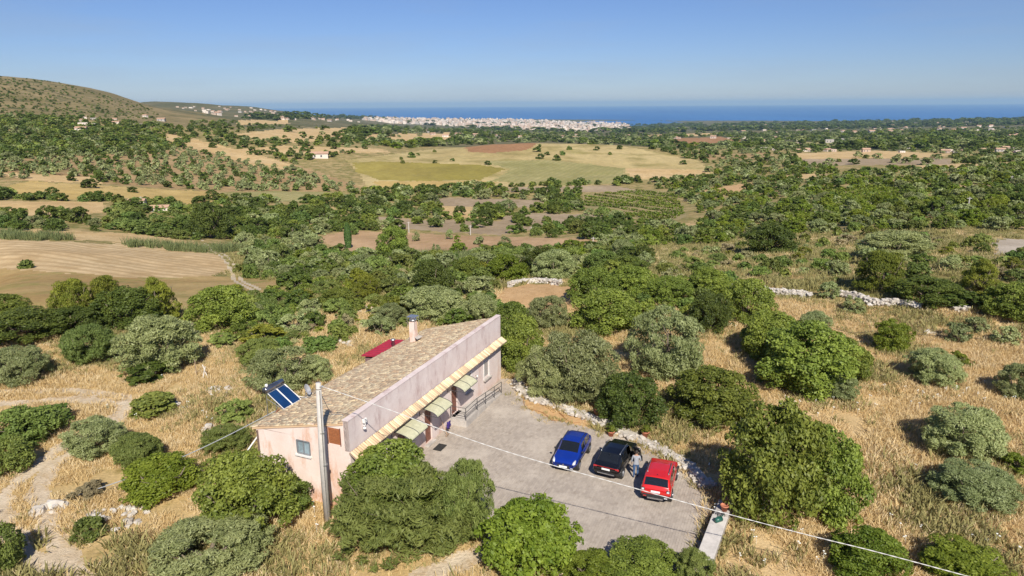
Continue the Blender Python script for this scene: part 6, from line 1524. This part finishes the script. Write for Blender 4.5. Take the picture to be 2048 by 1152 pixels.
FH = [farmhouse_mesh(i) for i in range(4)]; GR = gable_roof(); FWIN = MB().box(-.05, .05, -.31, -.296, .1, .28).mesh('window', M_DARKW)
AREAS = [([(1300, 252), (1500, 246), (1800, 240), (2060, 240), (2060, 262), (1800, 268), (1500, 266), (1300, 262)], 130, 'on the far right plain by the sea', (10, 22)),
         ([(330, 212), (480, 214), (620, 228), (720, 236), (720, 246), (560, 240), (420, 230)], 90, 'on the far ridge sloping to the sea', (8, 17)),
         ([(700, 258), (1000, 268), (1300, 272), (1700, 275), (2060, 268), (2060, 285), (1500, 290), (1200, 280), (900, 276)], 40, 'among the woods of the plain', (9, 16)),
         ([(1460, 300), (2060, 290), (2060, 325), (1500, 322)], 24, 'on the stony terraces to the right', (5, 9)),
         ([(60, 240), (300, 232), (330, 245), (260, 262), (80, 258)], 10, 'below the bare hill', (7, 12))]
for poly, n, wh, sz in AREAS:
    for p in px_fill(poly, n):
        if np.isnan(p[0]) or p[2] < SEA + 2: continue
        e = empty('country_house', tuple(p), random.uniform(-.7, .7)); s = random.uniform(*sz); e.scale = (s, s, s * random.uniform(.7, 1.0)); tag(e, 'tiny pale country house ' + wh, 'house', 'country houses ' + wh)
        link(bpy.data.objects.new('wall', FH[random.randrange(4)]), e)
        if random.random() < .6: link(bpy.data.objects.new('roof', GR), e)
        if math.hypot(p[0], p[1]) < 2500:
            for k in (-.28, .1): link(bpy.data.objects.new('window', FWIN), e).location = (k, 0, 0)
for u, v, w, lab in ((163, 262, 13, 'salmon pink house with a pale annex below the bare hill'), (320, 424, 9, 'white hut half hidden by trees on the green mound'), (275, 410, 8, 'grey hut at the top of the green mound'), (395, 428, 4, 'tiny white hut beside the tall dark valley tree'), (640, 316, 18, 'long pale greenhouse at the edge of the olive grove')):
    p = march([u], [v])[0]; e = empty('country_house', tuple(p), .2); s = w; e.scale = (s * .8, s * .7, s * .55); tag(e, lab, 'house'); link(bpy.data.objects.new('wall', FH[1]), e); link(bpy.data.objects.new('roof', GR), e)
    for k in (-.28, .1): link(bpy.data.objects.new('window', FWIN), e).location = (k, 0, 0)

# ------------------------------------------------------------------ vine rows
NUMW = 'first second third fourth fifth sixth seventh eighth ninth tenth eleventh twelfth thirteenth fourteenth fifteenth sixteenth seventeenth eighteenth nineteenth twentieth twenty-first twenty-second twenty-third twenty-fourth twenty-fifth twenty-sixth twenty-seventh twenty-eighth twenty-ninth thirtieth'.split()
def vine_rows(poly, d2, step, w, h, label, grp):
    P = march([q[0] for q in poly], [q[1] for q in poly])[:, :2]; c = P.mean(0); d = np.array(d2) / np.linalg.norm(d2); nn = np.array([-d[1], d[0]])
    s = (P - c) @ nn; l = (P - c) @ d; k = s.min(); rng = np.random.default_rng(4)
    poly2 = [tuple(q) for q in P]
    nrow = 0
    while k < s.max():
        ts = np.arange(l.min(), l.max(), 2.2); pts = c + nn * k + d * ts[:, None]; ins = in_poly(pts[:, 0], pts[:, 1], poly2); q = pts[ins]
        if len(q) > 3:
            run = np.split(np.flatnonzero(ins), np.flatnonzero(np.diff(np.flatnonzero(ins)) > 1) + 1); q = pts[max(run, key=len)]; nrow += 1
            V, Fc, tt = [], [], []
            n = len(q) * 14; i = rng.integers(0, len(q), n); p = q[i] + rng.normal(size=(n, 2)) * [w * .35, w * .35] + d * rng.uniform(-1.1, 1.1, (n, 1)); z = terrain(p[:, 0], p[:, 1]) + rng.random(n) * h
            pos = np.stack([p[:, 0], p[:, 1], z], 1); a = unit(rng.normal(size=(n, 3))) * .5; b = unit(np.cross(a, rng.normal(size=(n, 3)))) * .4
            V = np.stack([pos - a, pos + b, pos + a, pos - b], 1).reshape(-1, 3)
            o = bpy.data.objects.new('vine_row', np_mesh('vine_row', V, np.arange(n * 4).reshape(-1, 4), LEAF['bright'], attrs={'tint': ('FLOAT', np.repeat(rng.random(n) * .6, 4))})); link(o); tag(o, f'{NUMW[min(nrow - 1, 29)]} ' + label, 'vine row', grp)
        k += step
vine_rows([(1170, 392), (1290, 380), (1350, 387), (1372, 430), (1335, 447), (1165, 411)], (-.55, 1), 8.5, .7, 1.2, 'green vine row of the striped plot, counted from its right side', 'vine rows below the hill')
vine_rows([(1642, 388), (1760, 374), (1815, 388), (1790, 403), (1700, 408)], (1, .45), 4.5, 1.6, 1.6, 'bright green row of the small orchard plot, counted from its near side', 'rows among the orchards')

# ------------------------------------------------------------------ dry grass, weeds and flowers
def mat_grass(name, a, b):
    t = NT(name); at = t.node('ShaderNodeAttribute', attribute_name='tint'); oi = t.node('ShaderNodeObjectInfo')
    t.color(t.mix(t.math('ADD', t.math('MULTIPLY', at.outputs['Fac'], .5), t.math('MULTIPLY', oi.outputs['Random'], .5)), a, b)); t.rough(.8)
    tr = t.node('ShaderNodeBsdfTranslucent'); tr.inputs[0].default_value = (*b, 1); mx = t.node('ShaderNodeMixShader'); mx.inputs[0].default_value = .25
    t.link(t.b.outputs[0], mx.inputs[1]); t.link(tr.outputs[0], mx.inputs[2]); t.link(mx.outputs[0], t.o.inputs[0]); return t.m
def tuft(seed, mat, n=22, h=.5, spread=.35, w=.022, lean=.5):
    rng = np.random.default_rng(seed); a = rng.random(n) * 6.28; r = spread * np.sqrt(rng.random(n)); p = np.stack([r * np.cos(a), r * np.sin(a), np.full(n, -.04)], 1)
    hh = h * rng.uniform(.5, 1.2, n); dirv = rng.normal(size=(n, 2)) * lean * .5 + np.stack([np.cos(a), np.sin(a)], 1) * lean * .4
    m1 = p + np.stack([dirv[:, 0] * hh * .4, dirv[:, 1] * hh * .4, hh * .6], 1); e = p + np.stack([dirv[:, 0] * hh, dirv[:, 1] * hh, hh], 1)
    s = np.stack([np.cos(a * 3), np.sin(a * 3), a * 0], 1) * w
    V = np.stack([p - s, p + s, m1 + s, m1 - s, m1 + s, e, m1 - s], 1)
    Fq = []; V2 = np.stack([p - s, p + s, m1 + s * .9, m1 - s * .9, e + s * .3, e - s * .3], 1).reshape(-1, 3); b = np.arange(n)[:, None] * 6
    Fq = np.concatenate([b + np.array([0, 1, 2, 3]), b + np.array([3, 2, 4, 5])])
    return np_mesh('tuft', V2, Fq, mat, attrs={'tint': ('FLOAT', np.repeat(rng.random(n), 6))})
M_DRY = mat_grass('dry grass blade', (.49, .345, .15), (.76, .58, .30)); M_DRY2 = mat_grass('pale dry grass blade', (.58, .45, .24), (.82, .67, .42)); M_GRN2 = mat_grass('green weed blade', (.20, .185, .06), (.42, .37, .15))
TUFTS = [tuft(i, (M_DRY, M_DRY2, M_DRY)[i % 3], 26, .27, .45, .015, .9) for i in range(6)] + [tuft(20 + i, M_GRN2, 18, .4, .3, .03, .7) for i in range(3)]
def grass_field(name, n, rmax, label, r0=17, green=.1, scale=(.7, 1.5), allow=('ground', 'dry_meadow'), power=.62):
    az = RNG.uniform(-R(46), R(46), n); r = r0 + (rmax - r0) * RNG.random(n) ** power; x = r * np.sin(az); y = r * np.cos(az)
    rg_ = region_at(x, y); ok = np.isin(rg_, [names.index(a) for a in allow])
    hl = np.stack([(x - H0[0]) * fx[0] + (y - H0[1]) * fx[1], (x - H0[0]) * bxv[0] + (y - H0[1]) * bxv[1]], 1)
    ok &= ~((hl[:, 0] > -.3) & (hl[:, 0] < HL + .3) & (hl[:, 1] > -1.4) & (hl[:, 1] < HD + .3))
    ok &= vnoise(x / 3.1, y / 3.1) + .5 * vnoise(x / 1.1, y / 1.1) > -.33
    x, y = x[ok], y[ok]; m_ = len(x); z = terrain(x, y)
    gmask = (vnoise(x / 6 + 3, y / 6) + .4 * RNG.normal(size=m_) * .5) > (.5 - green * 2.2)
    pick = np.where(gmask, RNG.integers(6, 9, m_), RNG.integers(0, 6, m_)); s = RNG.uniform(*scale, m_) * (.75 + .7 * np.clip(vnoise(x / 5, y / 5) + .5, 0, 1))
    scatter(name, np.stack([x, y, z], 1), np.stack([s, s, s * RNG.uniform(.7, 1.2, m_)], 1), np.stack([RNG.normal(size=m_) * .1, RNG.normal(size=m_) * .1, RNG.uniform(0, 6.28, m_)], 1), pick, TUFTS, label, 'grass')
grass_field('dry_grass', 64000, 92, 'dry golden grass covering the ground around the house')
grass_field('scrub_grass', 24000, 190, 'rough grass between the bushes behind the house', 78, .32, (.8, 1.7), ('scrubland',), 1.0)
wy = []
for (xa, ya_), (xb, yb) in zip(YARD[3:16], YARD[4:17]):
    L_ = math.hypot(xb - xa, yb - ya_)
    for _ in range(int(L_ * 7)):
        q = random.random(); wy.append((xa + (xb - xa) * q + random.gauss(0, .35), ya_ + (yb - ya_) * q + random.gauss(0, .35), 0.0))
wy = np.array(wy); s = RNG.uniform(.3, .9, len(wy))
scatter('yard_weeds', wy, np.stack([s, s, s], 1), np.stack([s * 0, s * 0, RNG.uniform(0, 6.28, len(wy))], 1), RNG.integers(0, 9, len(wy)), TUFTS, 'weeds and dry grass along the edges of the paved yard', 'weeds')
# white umbel flowers
fm = []
for i in range(3):
    rng = random.Random(i); mb = MB(); mb.tube([(0, 0, 0), (.02, .01, .55)], .008, 4)
    for k in range(2): mb.lathe([(.01, 0), (.055, .02), (.045, .03)], 8, (rng.uniform(-.12, .12) if k else .02, rng.uniform(-.12, .12) if k else .01, .55 - k * .06))
    fm.append(mb.mesh('flower', mat_plain('white petals', (.78, .78, .72), .8)))
fp_ = []
for u0, v0, su, sv, n in ((1880, 800, 60, 14, 40), (1600, 1090, 120, 50, 40), (1640, 800, 70, 25, 50), (600, 1000, 40, 50, 46), (1430, 1040, 50, 40, 26), (2000, 780, 60, 30, 26), (1350, 700, 50, 40, 16), (1960, 1090, 90, 50, 30), (300, 820, 80, 30, 16), (420, 820, 50, 30, 12), (1490, 650, 60, 30, 24)):
    q = march(RNG.normal(u0, su, n // 2), RNG.normal(v0, sv, n // 2)); fp_.append(q[~np.isnan(q[:, 0])])
fp_ = np.vstack(fp_); fp_ = fp_[~np.isin(region_at(fp_[:, 0], fp_[:, 1]), [names.index('yard')])]; m_ = len(fp_); s = RNG.uniform(.6, 1.1, m_)
scatter('wildflowers', fp_, np.stack([s, s, s], 1), np.stack([s * 0, s * 0, RNG.uniform(0, 6.28, m_)], 1), RNG.integers(0, 3, m_), fm, 'white umbel wildflowers among the dry grass', 'flowers')
# reeds along the ditch above the ploughed field, and the cane brake below the brown strip
REED = [tuft(40 + i, mat_grass('reed blade %d' % i, (.10, .135, .045), (.24, .27, .10)), 26, 1.6, .7, .05, .4) for i in range(2)]
rpts = []
for poly, n in (([(250, 486), (330, 492), (420, 498), (500, 496), (498, 504), (420, 507), (330, 501), (252, 494)], 300), ([(-60, 468), (120, 474), (160, 482), (60, 482), (-60, 478)], 200), ([(800, 512), (1000, 516), (1080, 520), (1040, 532), (860, 532), (790, 524)], 420)):
    q = px_fill(poly, n) if False else march(*[RNG.uniform(min(p[i] for p in poly), max(p[i] for p in poly), n) for i in (0, 1)]); u_, v_ = project(q); q = q[~np.isnan(q[:, 0])]; u_, v_ = project(q); rpts.append(q[in_poly(u_, v_, poly)])
rpts = np.vstack(rpts); m_ = len(rpts); s = RNG.uniform(.8, 1.4, m_)
scatter('reeds', rpts, np.stack([s, s, s], 1), np.stack([s * 0, s * 0, RNG.uniform(0, 6.28, m_)], 1), RNG.integers(0, 2, m_), REED, 'green cane reeds along the ditches in the valley', 'reeds')

# ------------------------------------------------------------------ the air
hz = MB().box(-70000, 70000, -60, 70000, SEA - 120, 190).build('haze', None)
tag(hz, 'thin blue haze over the plain and the sea', 'haze', kind='stuff')
hm_ = bpy.data.materials.new('haze'); hm_.use_nodes = True; hn = hm_.node_tree.nodes; hn.remove(hn['Principled BSDF'])
pv = hn.new('ShaderNodeVolumePrincipled'); pv.inputs['Color'].default_value = (.50, .76, 1, 1); pv.inputs['Density'].default_value = HAZE if 'HAZE' in globals() else 3.2e-5; pv.inputs['Anisotropy'].default_value = 0.0
hm_.node_tree.links.new(pv.outputs[0], hn['Material Output'].inputs['Volume']); hz.data.materials.append(hm_)
